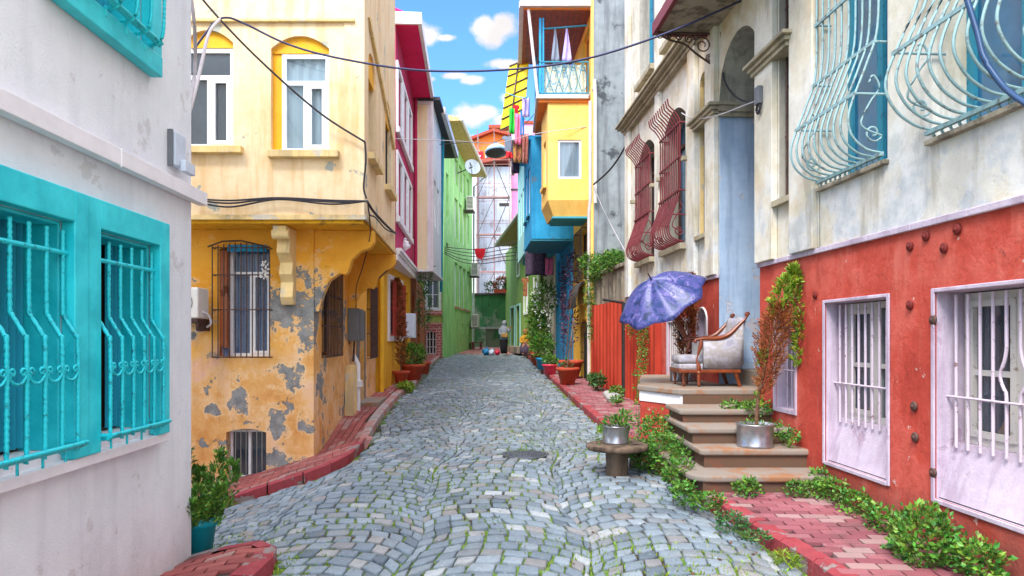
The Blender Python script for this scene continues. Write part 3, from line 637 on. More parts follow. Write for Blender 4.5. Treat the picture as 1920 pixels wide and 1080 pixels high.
mb = MB().lathe(c, [(.02,.02),(.255,.02),(.255,.033),(.02,.034)], 32)
for i in range(-6, 7):
    for j in range(-6, 7):
        if i*i+j*j < 38: mb.box(I, .17+i*.038-.011, .17+i*.038+.011, 8.9+j*.038-.011, 8.9+j*.038+.011, c[2]+.033, c[2]+.04)
mb.build('lid', 'manhole_iron', mh)

# ------------------------------------------------------------------ white house, left foreground
def slot(P, px0, px1, y_top, y_bot, rise=0):
    a, b = sorted((P.S(px0), P.S(px1))); m = (px0+px1)/2; return (a, b, P.uv(m, y_bot)[1], P.uv(m, y_top)[1], rise)
def white_house():
    P = W(-2.141, -2, -2.36, 5.1)
    t = thing('white_house', 'white rendered house with turquoise barred windows filling the left edge', 'house', (-4, 2, 0))
    sY = lambda Y: P.SY(Y)
    wins = [(sY(3.79), sY(4.47), 1.03, 2.2), (sY(2.84), sY(3.55), 1.03, 2.2), (sY(3.5), sY(4.36), 3.42, 5.0), (sY(1.2), sY(1.95), 1.03, 2.2)]
    wall_mb(MB(), P, 0, P.len, -.6, 8.2, [w+(0,) for w in wins], .3).build('wall', 'white_render', t)
    MB().box(I, -8, -2.66, -2, 5.1, -.6, 8.2).build('rear_wall', 'white_render', t)
    MB().box(P, 0, P.len+.12, .004, .07, 2.6, 2.695).box(P, sY(4.0), sY(4.006), .06, .074, 2.59, 2.7).build('band_moulding', 'white_trim', t, bevel=.006)
    MB().box(I, -8.1, -2.2, -2.1, 5.3, 8.2, 8.35).build('roof', 'roof_tile', t)
    for i, (a, b, c, d) in enumerate(wins):
        up = i == 2
        # proud turquoise casing
        w = MB().box(P, a-.13, a, .003, .075, c-.05, d+.16).box(P, b, b+.13, .003, .075, c-.05, d+.16).box(P, a, b, .003, .075, d, d+.16)
        if up: w.box(P, a-.13, b+.13, .003, .08, c-.13, c-.002)
        w.box(P, a, a+.02, -.29, .003, c, d).box(P, b-.02, b, -.29, .003, c, d).box(P, a+.02, b-.02, -.29, .003, d-.02, d)
        w = w.build('window', 'teal_paint', t, bevel=.006)
        MB().box(P, a+.02, b-.02, -.27, -.2, c, c+.07).box(P, a+.02, a+.09, -.27, -.2, c, d).box(P, b-.2, b-.12, -.27, -.2, c, d).box(P, (a+b)/2-.05, (a+b)/2+.05, -.27, -.2, c+.07, d-.08).box(P, a+.09, b-.12, -.27, -.2, d-.1, d-.03).build('frame', 'brown_wood', w)
        MB().box(P, a+.05, b-.15, -.245, -.235, c+.05, d-.05).build('pane', 'glass_dark', w)
        mb = MB(); mb.sheet(lambda u, v: P(a+.48+(b-a-.52)*u, -.17+.018*math.sin(u*22), c+.02+(d-c-.04)*v), 40, 3); mb.build('curtain', 'curtain_teal', w)
        if not up: MB().box(P, a-.2, b+.12, -.01, .06, c-.11, c-.052).build('sill', 'white_trim', w, bevel=.005)
        g = MB(); nb = 6; H = d-c; r = .0105
        prof = [(.0, d-.05), (.0, c+H*.62), (.01, c+H*.58), (.065, c+H*.5), (.075, c+H*.46), (.075, c+.05), (.065, c+.02), (.02, c+.015)]
        if up: prof = [(.03, d-.05), (.03, c+H*.5), (.12, c+H*.36), (.13, c+H*.1), (.1, c+.03), (.02, c+.02)]
        n0 = .03
        def twist(pts):
            for q in range(len(pts)-1):
                A, B = pts[q], pts[q+1]
            return pts
        for k in range(nb):
            s = a+.03+(b-a-.06)*k/(nb-1); pts = smooth_path([P(s, n0+n, z) for n, z in prof], 8)
            fine = []
            for A_, B_ in zip(pts, pts[1:]):
                nn = max(1, int((B_-A_).length/.009)); fine += [A_.lerp(B_, q/nn) for q in range(nn)]
            g.tube(fine, [r*(1+.16*math.sin(q*2.1)) for q in range(len(fine))], 6)
        for z, n in ((c+H*.86, n0), (c+.03, n0+.085)): g.tube([P(a-.01, n, z), P(b+.01, n, z)], .014, 6)
        g.tube([P(a-.01, n0+.1, c+.04), P(b+.01, n0+.1, c+.04)], .012, 6)
        zc = c+H*.35
        for k in range(nb-1):
            s = a+.03+(b-a-.06)*(k+.5)/(nb-1); o = P(s, n0+.08, zc); us = P(s+1, n0+.08, zc)-o; hw = (b-a-.06)/(nb-1)/2
            g.tube([o+us*(math.cos(q)*hw*.82)+Vector((0,0,math.sin(q)*.045)) for q in [math.pi+math.pi*j/10 for j in range(11)]], .008, 5)
            for sg in (-1, 1): g.tube(spiral(o+us*(sg*hw*.55)+Vector((0,0,.008)), us*sg, Vector((0,0,1)), hw*.32, 1.1, 14, 0, 1, .006), .007, 5)
        for k in range(4): s = a+(b-a)*(k+.5)/4; g.tube([P(s, n0+.05, c+.02), P(s, n0+.05, c-.045)], .007, 5)
        for q in (a, b): g.tube([P(q, n0+.1, c+.04), P(q, -.02, c+.04)], .012, 5); g.tube([P(q, n0, c+H*.86), P(q, -.02, c+H*.86)], .012, 5)
        g.build('grille', 'bright_iron', w)
    # junction box
    j = thing('junction_box', 'small grey cable box fixed above the moulding of the white house', 'electric box', P(sY(4.78), 0, 2.85))
    MB().box(P, sY(4.74), sY(4.9), .002, .05, 2.79, 3.02).build('cover', 'bluewhite', j, bevel=.006); MB().box(P, sY(4.72), sY(4.738), .002, .035, 2.78, 3.03).build('back_plate', 'grey_box', j)
    MB().box(P, sY(4.8), sY(4.96), .052, .09, 2.76, 2.84).build('cable_cover', 'bluewhite', j, bevel=.006)
white_house()

# ------------------------------------------------------------------ yellow corner house
def yellow_house():
    t = thing('yellow_corner_house', 'weathered yellow corner house with peeling plaster and overhanging upper floor', 'house', (-4.5, 12, 0))
    F = W(-7.5, 9.3, -2.66, 9.3); S_ = W(-2.66, 9.3, -3.03, 15.4); U = W(-7.5, 8.75, -1.864, 8.75); V = W(-1.864, 8.75, -2.09, 12.4)
    h1 = slot(F, 411, 506, 458, 668, .07); h2 = slot(F, 424, 499, 804, 900, .05)
    wall_mb(MB(), F, 0, F.len, -1.5, 3.12, [h1, h2], .22).build('wall', 'yellow_peel', t)
    k1 = (S_.SY(9.8), S_.SY(10.95), 1.34, 2.66, 0); k2 = (S_.SY(14.1), S_.SY(15.1), 1.2, 2.7, 0); kd = (S_.SY(12.85), S_.SY(13.75), .2, 2.1, 0)
    wall_mb(MB(), S_, 0, S_.len, -.8, 3.12, [k1, k2, kd], .22).build('wall', 'yellow_peel', t)
    MB().box(I, -7.5, -3.2, 9.56, 15.3, -1.5, 3.1).build('inner_wall', 'dark_room', t)
    for P, h in ((F, h1), (F, h2)): pass
    # windows
    window(t, F, h1[0]+.1, h1[1], h1[2], h1[3], .12, .04, 'white_pvc', cols=2, transom=.38, curtain='curtain_blue', sash=1)
    MB().box(F, h1[0]+.003, h1[0]+.1, -.17, -.01, h1[2], h1[3]-.08).build('shutter', 'rust_wall', t)
    g = MB(); a, b, c, d = h1[:4]
    for k in range(11): s = a-.05+(b-a+.08)*k/10; g.tube([F(s, .1, c-.02), F(s, .1, d-.04+.05*math.sin(math.pi*k/10))], .0085, 5)
    for z in (c-.01, c+.62, d-.42, d-.06):
        g.tube([F(a-.05, .1, z), F(b+.03, .1, z)], .0085, 5)
        for s in (a-.05, b+.03): g.tube([F(s, .1, z), F(s, -.01, z)], .0085, 5)
    g.tube([F(a-.1, .12, d-.05), F(a+.1, .13, d+.02), F((a+b)/2, .13, d+.03), F(b+.02, .12, d-.05)], .012, 5)
    g.build('window_grille', 'rust_iron', t)
    MB().box(F, a+.12, b-.04, .0, .03, d-.1, d-.01).build('shutter_box', 'blue_paint', t)
    window(t, F, h2[0], h2[1], h2[2], h2[3]-.02, .14, .035, 'white_pvc', cols=2, grille=bars(F, h2[0]+.02, h2[1]-.02, h2[2], h2[3]-.03, .0, 7, 2, .006, 'pipe_grey'))
    window(t, S_, *k1[:4], rec=.14, cols=2, fm='brown_wood', gm='glass_dark', grille=bars(S_, k1[0]-.02, k1[1]+.02, k1[2], k1[3], .08, 12, 4, .009, 'rust_iron'))
    window(t, S_, *k2[:4], rec=.14, cols=2, fm='brown_wood', gm='glass_dark', grille=bars(S_, k2[0]-.02, k2[1]+.02, k2[2], k2[3], .08, 11, 4, .009, 'rust_iron'))
    dr = MB().box(S_, kd[0], kd[1], -.14, -.09, kd[2], kd[3]).box(S_, kd[0]-.06, kd[0], .002, .02, kd[2], kd[3]+.05).box(S_, kd[1], kd[1]+.06, .002, .02, kd[2], kd[3]+.05).build('door', 'grey_box', t)
    MB().box(S_, kd[0]-.07, kd[1]+.3, .003, .4, .15, .42).build('door_step', 'stone_step', t, bevel=.01)
    # oriel
    u1 = slot(U, 341, 437, 56, 276, .16); u2 = slot(U, 508, 617, 67, 284, .16)
    wall_mb(MB(), U, 0, U.len, 3.13, 8.0, [u1, u2], .2).build('upper_wall', 'cream_upper', t)
    v1 = (V.SY(9.08), V.SY(9.84), 4.03, 5.45, .25); v2 = (V.SY(10.95), V.SY(11.75), 4.03, 5.45, .25)
    wall_mb(MB(), V, 0, V.len, 3.13, 8.0, [v1, v2], .2).build('upper_wall', 'cream_upper', t)
    core(t, U, 0, U.len-.25, .26, 3.5, 3.15, 7.98)
    for h in (u1, u2):
        a, b, c, d, _ = h; zt = c+(d-c)*.86
        MB().box(U, a, b, -.21, -.05, zt, d+.02).build('lintel', 'ochre_reveal', t)
        if h is u2: MB().box(U, a, a+.12, -.21, -.07, c, zt-.003).build('jamb', 'ochre_reveal', t)
        window(t, U, a+(.12 if h is u2 else .01), b-.005, c, zt-.003, .06, .055, 'white_pvc', cols=2, transom=.37, sill=(.14, .09, .1, 'arch_yellow'), curtain='curtain_white' if h is u2 else None, sash=1)
    for h in (v1, v2):
        a, b, c, d, _ = h
        window(t, V, a, b, c, d, .19, .05, 'brown_wood', cols=2, sill=(.08, .09, .1, 'arch_yellow'), gm='glass_dark')
        MB().box(V, a+.01, b-.01, -.185, -.03, d-.34, d).build('lintel', 'ochre_reveal', t)
    poly = [(-7.5,8.78),(-1.885,8.78),(-2.1,12.38),(-3.2,12.38),(-3.2,9.4),(-7.5,9.4)]
    MB().add([Vector((x, y, z)) for z in (3.06, 3.14) for x, y in poly], [tuple(range(6)), tuple(range(6, 12))]+[(i, (i+1) % 6, 6+(i+1) % 6, 6+i) for i in range(6)]).build('oriel_soffit', 'l3_yellow', t)
    MB().box(U, 0, U.len+.02, .003, .03, 3.1, 3.16).box(V, 0, V.len, .003, .03, 3.1, 3.16).build('band_moulding', 'arch_yellow', t)
    m = MB(); m.box(U, 0, U.SY(0) if 0 else U.S(666), .003, .05, 5.585, 5.63); m.build('string_course', 'arch_yellow', t, bevel=.01)
    m = MB(); m.prism([(V.SY(8.95), 5.75), (V.SY(9.05), 5.8), (V.SY(12.1), 4.95), (V.SY(12.05), 4.88)], lambda w, u, v: V(u, w, v), .003, .04); m.build('string_course', 'arch_yellow', t)
    # corbel under the front
    c = MB(); pr = [(0,2.05),(.1,2.05),(.16,2.15),(.12,2.35),(.2,2.45),(.16,2.6),(.3,2.72),(.26,2.9),(.42,2.95),(.44,3.05),(0,3.05)]
    s0, s1 = F.S(532), F.S(556); c.prism(pr, lambda w, u, v: F(w, u, v), s0, s1); c.lathe(F((s0+s1)/2, .36, 2.95), [(.02,-.11),(.07,-.11),(.07,.11),(.02,.11)], 12, Matrix.Rotation(R_(90), 3, 'Y')); c.build('corbel', 'arch_yellow', t, bevel=.01)
    # big curved brackets carrying the side overhang
    for y0 in (9.32, 11.95):
        q = [(0, 2.05)]+[(.12+.68*(1-math.cos(R_(a))), 2.1+.78*math.sin(R_(a))) for a in range(0, 91, 9)]+[(.86, 3.0), (.86, 3.06), (0, 3.06)]
        q = [(max(0, u if i else 0), z) for i, (u, z) in enumerate(q)]
        # concave sweep with a scroll step
        q = [(0,1.95),(.06,1.96),(.12,2.2),(.2,2.38),(.34,2.48),(.42,2.46),(.46,2.52),(.5,2.66),(.62,2.78),(.74,2.82),(.8,2.9),(.8,3.06),(0,3.06)]
        s = S_.SY(y0); MB().prism(q, lambda w, u, v: S_(w, u, v), s, s+.16).build('bracket', 'yellow_peel', t, bevel=.012)
    m = MB().tube([Vector((-2.05,12.2,2.95)), Vector((-2.5,12.1,2.5)), Vector((-2.82,12.0,2.25)), Vector((-2.84,12.0,1.5))], .03, 6); m.build('drain_pipe', 'rust_iron', t)
    MB().box(I, -7.6, -2.0, 8.6, 12.3, 8.0, 8.2).build('roof', 'roof_tile', t)
    MB().box(I, -7.5, -3.1, 12.4, 15.4, 3.1, 7.98).build('rear_wall', 'cream_upper', t)
    mb = MB()
    for (x, y, z, R) in ((-3.2, .14, 2.72, .08),):
        pass
    # fixtures: things of their own
    j = thing('air_conditioner', 'white outdoor air conditioner beside the barred window of the yellow corner house', 'air conditioner', F(F.S(375), .2, 1.85))
    a, b = F.S(345), F.S(398); MB().box(F, a, b, .1, .42, 1.86, 2.26).build('casing', 'ac_white', j, bevel=.02)
    cc = F(a+.14, .423, 2.06)
    g = MB()
    for r in (.05, .08, .11, .14, .165): g.tube([cc+Vector((math.cos(q)*r, 0, math.sin(q)*r)) for q in [2*math.pi*k/20 for k in range(20)]], .004, 4, closed=True)
    g.build('fan_grille', 'metal_dark', j)
    MB().box(F, a+.02, b-.02, .0, .4, 1.82, 1.856).box(F, b-.06, b-.03, 0, .35, 1.7, 1.82).build('bracket', 'rust_iron', j)
    MB().tube(smooth_path([F(b, .3, 1.95), F(b+.04, .2, 1.9), F(b+.02, .12, 1.78), F(b-.2, .06, 1.7)]), .015, 6).build('hose', 'white_pvc', j)
    j = thing('meter_box', 'dark grey meter box on the side wall of the yellow corner house', 'electric box', S_(S_.SY(12.0), 0, 1.6))
    MB().box(S_, S_.SY(11.85), S_.SY(12.4), .003, .2, 1.56, 2.12).build('casing', 'grey_box', j, bevel=.012); MB().box(S_, S_.SY(11.9), S_.SY(12.35), .203, .212, 1.6, 2.08).build('door', 'grey_box', j); MB().tube([S_(S_.SY(12.1), .08, 2.12), S_(S_.SY(12.1), .06, 2.6)], .02, 6).tube([S_(S_.SY(12.1), .08, 1.56), S_(S_.SY(12.1), .06, 1.2)], .02, 6).build('conduit', 'rust_iron', j)
    j = thing('utility_cabinet', 'tall cream cabinet with a pipe at the foot of the yellow corner house side wall', 'utility box', S_(S_.SY(11.9), 0, .25))
    MB().box(S_, S_.SY(11.6), S_.SY(12.0), .003, .14, .3, 1.15).build('casing', 'arch_yellow', j, bevel=.01); MB().tube([S_(S_.SY(12.3), .1, .25), S_(S_.SY(12.3), .1, 1.15), S_(S_.SY(12.3), .02, 1.3)], .05, 10).box(S_, S_.SY(12.2), S_.SY(12.4), .02, .18, .75, .86).build('pipe', 'white_trim', j)
    j = thing('plastic_basket', 'small blue plastic basket inside the barred window of the yellow house', 'basket', F(h1[0]+.1, .03, h1[2]))
    MB().lathe(F(h1[0]+.1, .035, h1[2]+.003), [(.035,0),(.05,.11),(.054,.11)], 4).build('body', 'curtain_blue', j)
    j = MB(); 
    for k in range(34): p = F(h1[1]-.03, .12, 2.5)+rv(.035)+Vector((0,0,random.uniform(-.1,.1))); j.lathe(p, [(.004,-.012),(.014,0),(.004,.014)], 6)
    j.build('garlic_string', 'petal_white', label='pale string of garlic hung on the top corner of the window grille', cat='garlic')
yellow_house()

# ------------------------------------------------------------------ magenta house
def magenta_house():
    t = thing('magenta_house', 'house with magenta oriel and pink eaves above a bright yellow ground floor', 'house', (-4, 18, 0))
    G = W(-2.96, 15.5, -2.97, 20.28); O = W(-2.6, 15.5, -2.87, 20.2)
    hw = (G.SY(16.6), G.SY(18.5), 1.68, 3.0, 0); hd = (G.SY(19.05), G.SY(19.85), .45, 2.9, 0)
    wall_mb(MB(), G, 0, G.len, -.2, 3.5, [hw, hd], .2).build('wall', 'l3_yellow', t)
    MB().box(I, -6, -2.96, 15.5, 15.52, -.2, 3.3).build('wall', 'l3_yellow', t)
    core(t, G, .1, G.len, .27, 2.5, -.2, 3.4)
    MB().box(G, hd[0], hd[1], -.15, -.1, hd[2], hd[3]).build('door', 'dark_door', t)
    w = window(t, G, *hw[:4], rec=.1, cols=3, fm='burgundy_iron', gm='glass_dark', grille=bars(G, hw[0]-.02, hw[1]+.02, hw[2], hw[3], .12, 13, 3, .013, 'metal_red'))
    a, b, c, d = hw[:4]; MB().box(G, a-.14, a, .003, .05, c-.14, d+.14).box(G, b, b+.14, .003, .05, c-.14, d+.14).box(G, a, b, .003, .05, d, d+.14).box(G, a, b, .003, .05, c-.14, c).build('casing', 'white_trim', w)
    zt = 8.6
    ws = [(O.SY(15.62+k*1.3), O.SY(16.45+k*1.3), z0, z1, 0) for z0, z1 in ((4.35, 5.7), (6.35, 7.7)) for k in range(3)]
    wall_mb(MB(), O, 0, O.len, 3.5, zt, ws, .14).build('oriel_wall', 'magenta_paint', t)
    core(t, O, 0, O.len, .2, 3, 3.5, zt)
    for z0, z1 in ((4.35, 5.7), (6.35, 7.7)):
        a, b = ws[0][0], ws[2][1]
        MB().box(O, a-.16, b+.16, .003, .06, z1, z1+.12).box(O, a-.16, b+.2, .003, .09, z0-.14, z0).box(O, a-.16, a, .003, .06, z0, z1).box(O, b, b+.14, .003, .06, z0, z1).box(O, ws[0][1], ws[1][0], .003, .06, z0, z1).box(O, ws[1][1], ws[2][0], .003, .06, z0, z1).build('window_casing', 'white_trim', t, bevel=.012)
    for h in ws: window(t, O, *h[:4], rec=.06, cols=2, fm='white_pvc', gm='glass_dark', rows=1)
    MB().box(O, -.0, O.len+.05, -.45, .05, 3.36, 3.5).box(O, 0, O.len+.09, -.4, .09, 3.5, 3.56).box(O, 0, O.len+.13, -.4, .13, 3.56, 3.63).build('oriel_cornice', 'white_trim', t)
    MB().box(O, -.1, O.len+.5, -3, .5, 8.62, 8.7).build('eave_soffit', 'hot_pink', t); MB().box(O, -.12, O.len+.56, .5, .58, 8.6, 8.86).box(O, -.12, -.05, -3, .5, 8.6, 8.86).build('gutter', 'white_trim', t)
    MB().prism([(.5, 8.75), (-3, 8.75), (-3, 10.2)], lambda w, u, v: O(w, u, v), -.1, O.len+.5).build('roof', 'hot_pink', t)
    MB().tube([O(O.len+.02, .06, 3.5), O(O.len+.02, .06, 8.6)], .05, 8).build('corner_pipe', 'magenta_paint', t)
    s = O(O.SY(17.2), .04, 3.98); m = MB()
    for k, r in enumerate((.05, .1, .14)): m.lathe(s+Vector((0,0,.09-.09*k)), [(.01,-r*.8),(r,-r*.2),(r,r*.3),(.01,r*.7)], 10)
    m.build('relief_ornament', 'white_trim', t)
    MB().tube([Vector((-2.9,15.42,.35)), Vector((-2.9,15.42,3.4))], .055, 10).build('drain_pipe', 'pipe_yellow', t)
    j = thing('meter_box', 'pale blue meter box on the yellow wall behind the brown conifer', 'electric box', (-2.9, 18.9, 1.5)); MB().box(G, G.SY(18.62), G.SY(19.0), .003, .34, 1.62, 2.28).build('casing', 'white_box', j, bevel=.012); MB().box(G, G.SY(18.6), G.SY(18.618), .03, .32, 1.66, 2.24).build('door', 'white_box', j)
magenta_house()

def cream_house():
    t = thing('cream_house', 'house with plain cream and white oriel above rust brown ground floor', 'house', (-4.5, 23, 0))
    G = W(-2.98, 20.32, -3.88, 30.9)
    hs = [(G.SY(21.2), G.SY(22.6), .6, 3.0, 0), (G.SY(24.5), G.SY(26), 1.2, 3.0, 0)]
    wall_mb(MB(), G, 0, G.len, 0, 3.64, hs, .2).build('wall', 'rust_wall', t); core(t, G, .1, G.len, .27, 2.5, 0, 8)
    MB().box(G, *hs[0][:2], -.15, -.1, hs[0][2], hs[0][3]).build('door', 'brown_wood', t); window(t, G, *hs[1][:4], rec=.1, cols=2, fm='brown_wood')
    F = W(-3.3, 20.3, -2.33, 20.3); S_ = W(-2.33, 20.3, -2.41, 23.6); z0, z1 = 3.63, 8.55
    wall_mb(MB(), F, 0, F.len, z0, z1, [], .1).build('oriel_front', 'cream_oriel', t)
    hh = [(.5, 1.2, 5.0, 6.4, 0), (1.7, 2.4, 5.0, 6.4, 0)]
    wall_mb(MB(), S_, 0, S_.len, z0, z1, hh, .1)  .build('oriel_side', 'white_far', t); core(t, S_, .12, S_.len, .16, 1.2, z0, z1)
    for h in hh: window(t, S_, *h[:4], rec=.05, cols=2, gm='glass_dark')
    MB().box(F, -.1, F.len+.0, -3.3, .0, z0-.06, z0-.003).build('oriel_soffit', 'white_far', t)
    MB().box(F, F.len-.05, F.len+.03, -.03, .04, z0-.04, z1).box(F, 0, F.len-.06, .003, .03, z1-.1, z1).build('corner_trim', 'white_trim', t)
    MB().box(I, -3.5, -2.1, 20.2, 24.2, z1, z1+.1).build('roof_edge', 'roof_dark', t)
    MB().prism([(-2.15, 8.62), (-3.9, 9.3), (-3.9, 8.62)], lambda w, u, v: Vector((u, w, v)), 21.3, 27).build('roof', 'roof_dark', t)
    MB().box(I, -2.17, -2.05, 21.3, 26.5, 8.5, 8.72).build('gutter', 'gutter_white', t)
    MB().tube([Vector((-2.37, 23.75, 8.5)), Vector((-2.43, 23.75, 3.2))], .05, 8).build('drain_pipe', 'teal_dark', t)
cream_house()

def green_house():
    t = thing('green_house', 'tall lime green house with rows of narrow windows and a brick corner base', 'house', (-4.5, 36, 0))
    F = W(-4.2, 31, -3.05, 31); S_ = W(-3.05, 31, -2.36, 41); zt = 11.3
    hf = (F.S(799), F.S(823), 2.95, 4.25, 0); hg = (F.S(799), F.S(818), .9, 1.95, .3)
    wall_mb(MB(), F, 0, F.len, 2.25, zt, [hf], .15).build('front_wall', 'green_front', t)
    wall_mb(MB(), F, 0, F.len+.0, .3, 2.25, [hg], .15).build('brick_base', 'brick_base', t)
    hs = []
    for Y in (34.2, 35.7, 37.2, 38.7): hs += [(S_.SY(Y), S_.SY(Y+1.05), 3.2, 5.4, 0), (S_.SY(Y), S_.SY(Y+1.05), 6.6, 8.6, 0), (S_.SY(Y), S_.SY(Y+1.05), 9.3, 10.6, 0)]
    hs += [(S_.SY(31.6), S_.SY(32.3), 3.6, 6.0, 0), (S_.SY(31.6), S_.SY(32.3), 7.2, 9.2, 0), (S_.SY(36.8), S_.SY(37.4), 1.9, 2.4, 0), (S_.SY(38.6), S_.SY(39.2), 1.9, 2.4, 0)]
    wall_mb(MB(), S_, 0, S_.len, .3, zt, hs, .22).build('side_wall', 'green_side', t); core(t, S_, .2, S_.len, .28, 2, .3, zt-.05)
    for h in hs: window(t, S_, *h[:4], rec=.12, cols=1, fm='white_pvc', gm='glass_dark', fw=.07, sill=(.05, .08, .06, 'brick_base') if abs(h[2]-3.2) < .1 else None)
    w = window(t, F, *hf[:4], rec=.08, fw=.05, cols=2, rows=2, gm='glass_dusty'); a, b, c, d = hf[:4]
    MB().box(F, a-.1, a, .003, .04, c-.1, d+.1).box(F, b, b+.1, .003, .04, c-.1, d+.1).box(F, a, b, .003, .04, c-.1, c).build('casing', 'white_trim', w); MB().box(F, a-.15, b+.15, .003, .08, c-.3, c-.12).build('brick_sill', 'brick_base', w)
    window(t, F, *hg[:4], rec=.08, fw=.05, cols=3, rows=3, fm='gutter_white', gm='dark_room', name='lattice_door')
    MB().box(F, -.1, F.len+.03, .003, .05, 2.2, 2.32).build('band_moulding', 'brick_base', t)
    MB().tube([F(F.len-.02, .07, .8), F(F.len-.02, .07, 9)], .05, 8).build('drain_pipe', 'green_side', t)
    MB().prism([(.75, 11.2), (.75, 11.35), (-2.2, 12.2), (-2.2, 11.3)], lambda w, u, v: S_(w, u, v), -.4, S_.len+.3).build('roof', 'eave_tan', t)
    MB().tube([S_(-.4, .82, 11.3), S_(S_.len+.3, .82, 11.3)], .09, 8).tube([S_(S_.len+.1, .8, 11.2), S_(S_.len+.1, .1, 10.6), S_(S_.len+.1, .07, 1)], .06, 8).build('gutter', 'gutter_white', t)
    def ac(n, px, py, Y, lab):
        s = S_.SY(Y); j = thing('air_conditioner', lab, 'air conditioner', S_(s, 0, n)); MB().box(S_, s, s+.9, .12, .5, n, n+.75).build('casing', 'ac_white', j, bevel=.02)
        m = MB(); 
        for k in range(9): m.box(S_, s-.014, s-.004, .15, .47, n+.08+k*.07, n+.11+k*.07)
        m.build('vent_grille', 'metal_dark', j); MB().box(S_, s, s+.9, 0, .5, n-.06, n-.01).build('bracket', 'metal_dark', j)
    ac(8.6, 0, 0, 37.6, 'upper white air conditioner on the side of the tall green house'); ac(5.2, 0, 0, 39.6, 'middle white air conditioner on the green house just left of the red garments'); ac(2.25, 0, 0, 39.6, 'lowest white air conditioner on the green house near the courtyard wall')
    p = S_(S_.SY(35.2), .75, 10.3)+Vector((0,0,0)); j = thing('satellite_dish', 'round white satellite dish under the eave of the tall green house', 'satellite dish', p)
    MB().lathe(p, [(.02,-.08),(.2,-.06),(.34,-.01),(.4,.05),(.41,.05),(.35,-.03),(.2,-.08),(.02,-.1)], 20, Matrix.Rotation(R_(75), 3, 'X')@Matrix.Rotation(R_(20), 3, 'Y')).build('reflector', 'bluewhite', j)
    MB().tube([p, S_(S_.SY(35.2), 0, 10.0)], .03, 6).tube([p, p+Vector((-.1,-.5,.1))], .02, 5).tube([p+Vector((0,-.1,-.35)), p+Vector((-.1,-.5,.1))], .015, 5).build('arm', 'metal_dark', j)
green_house()

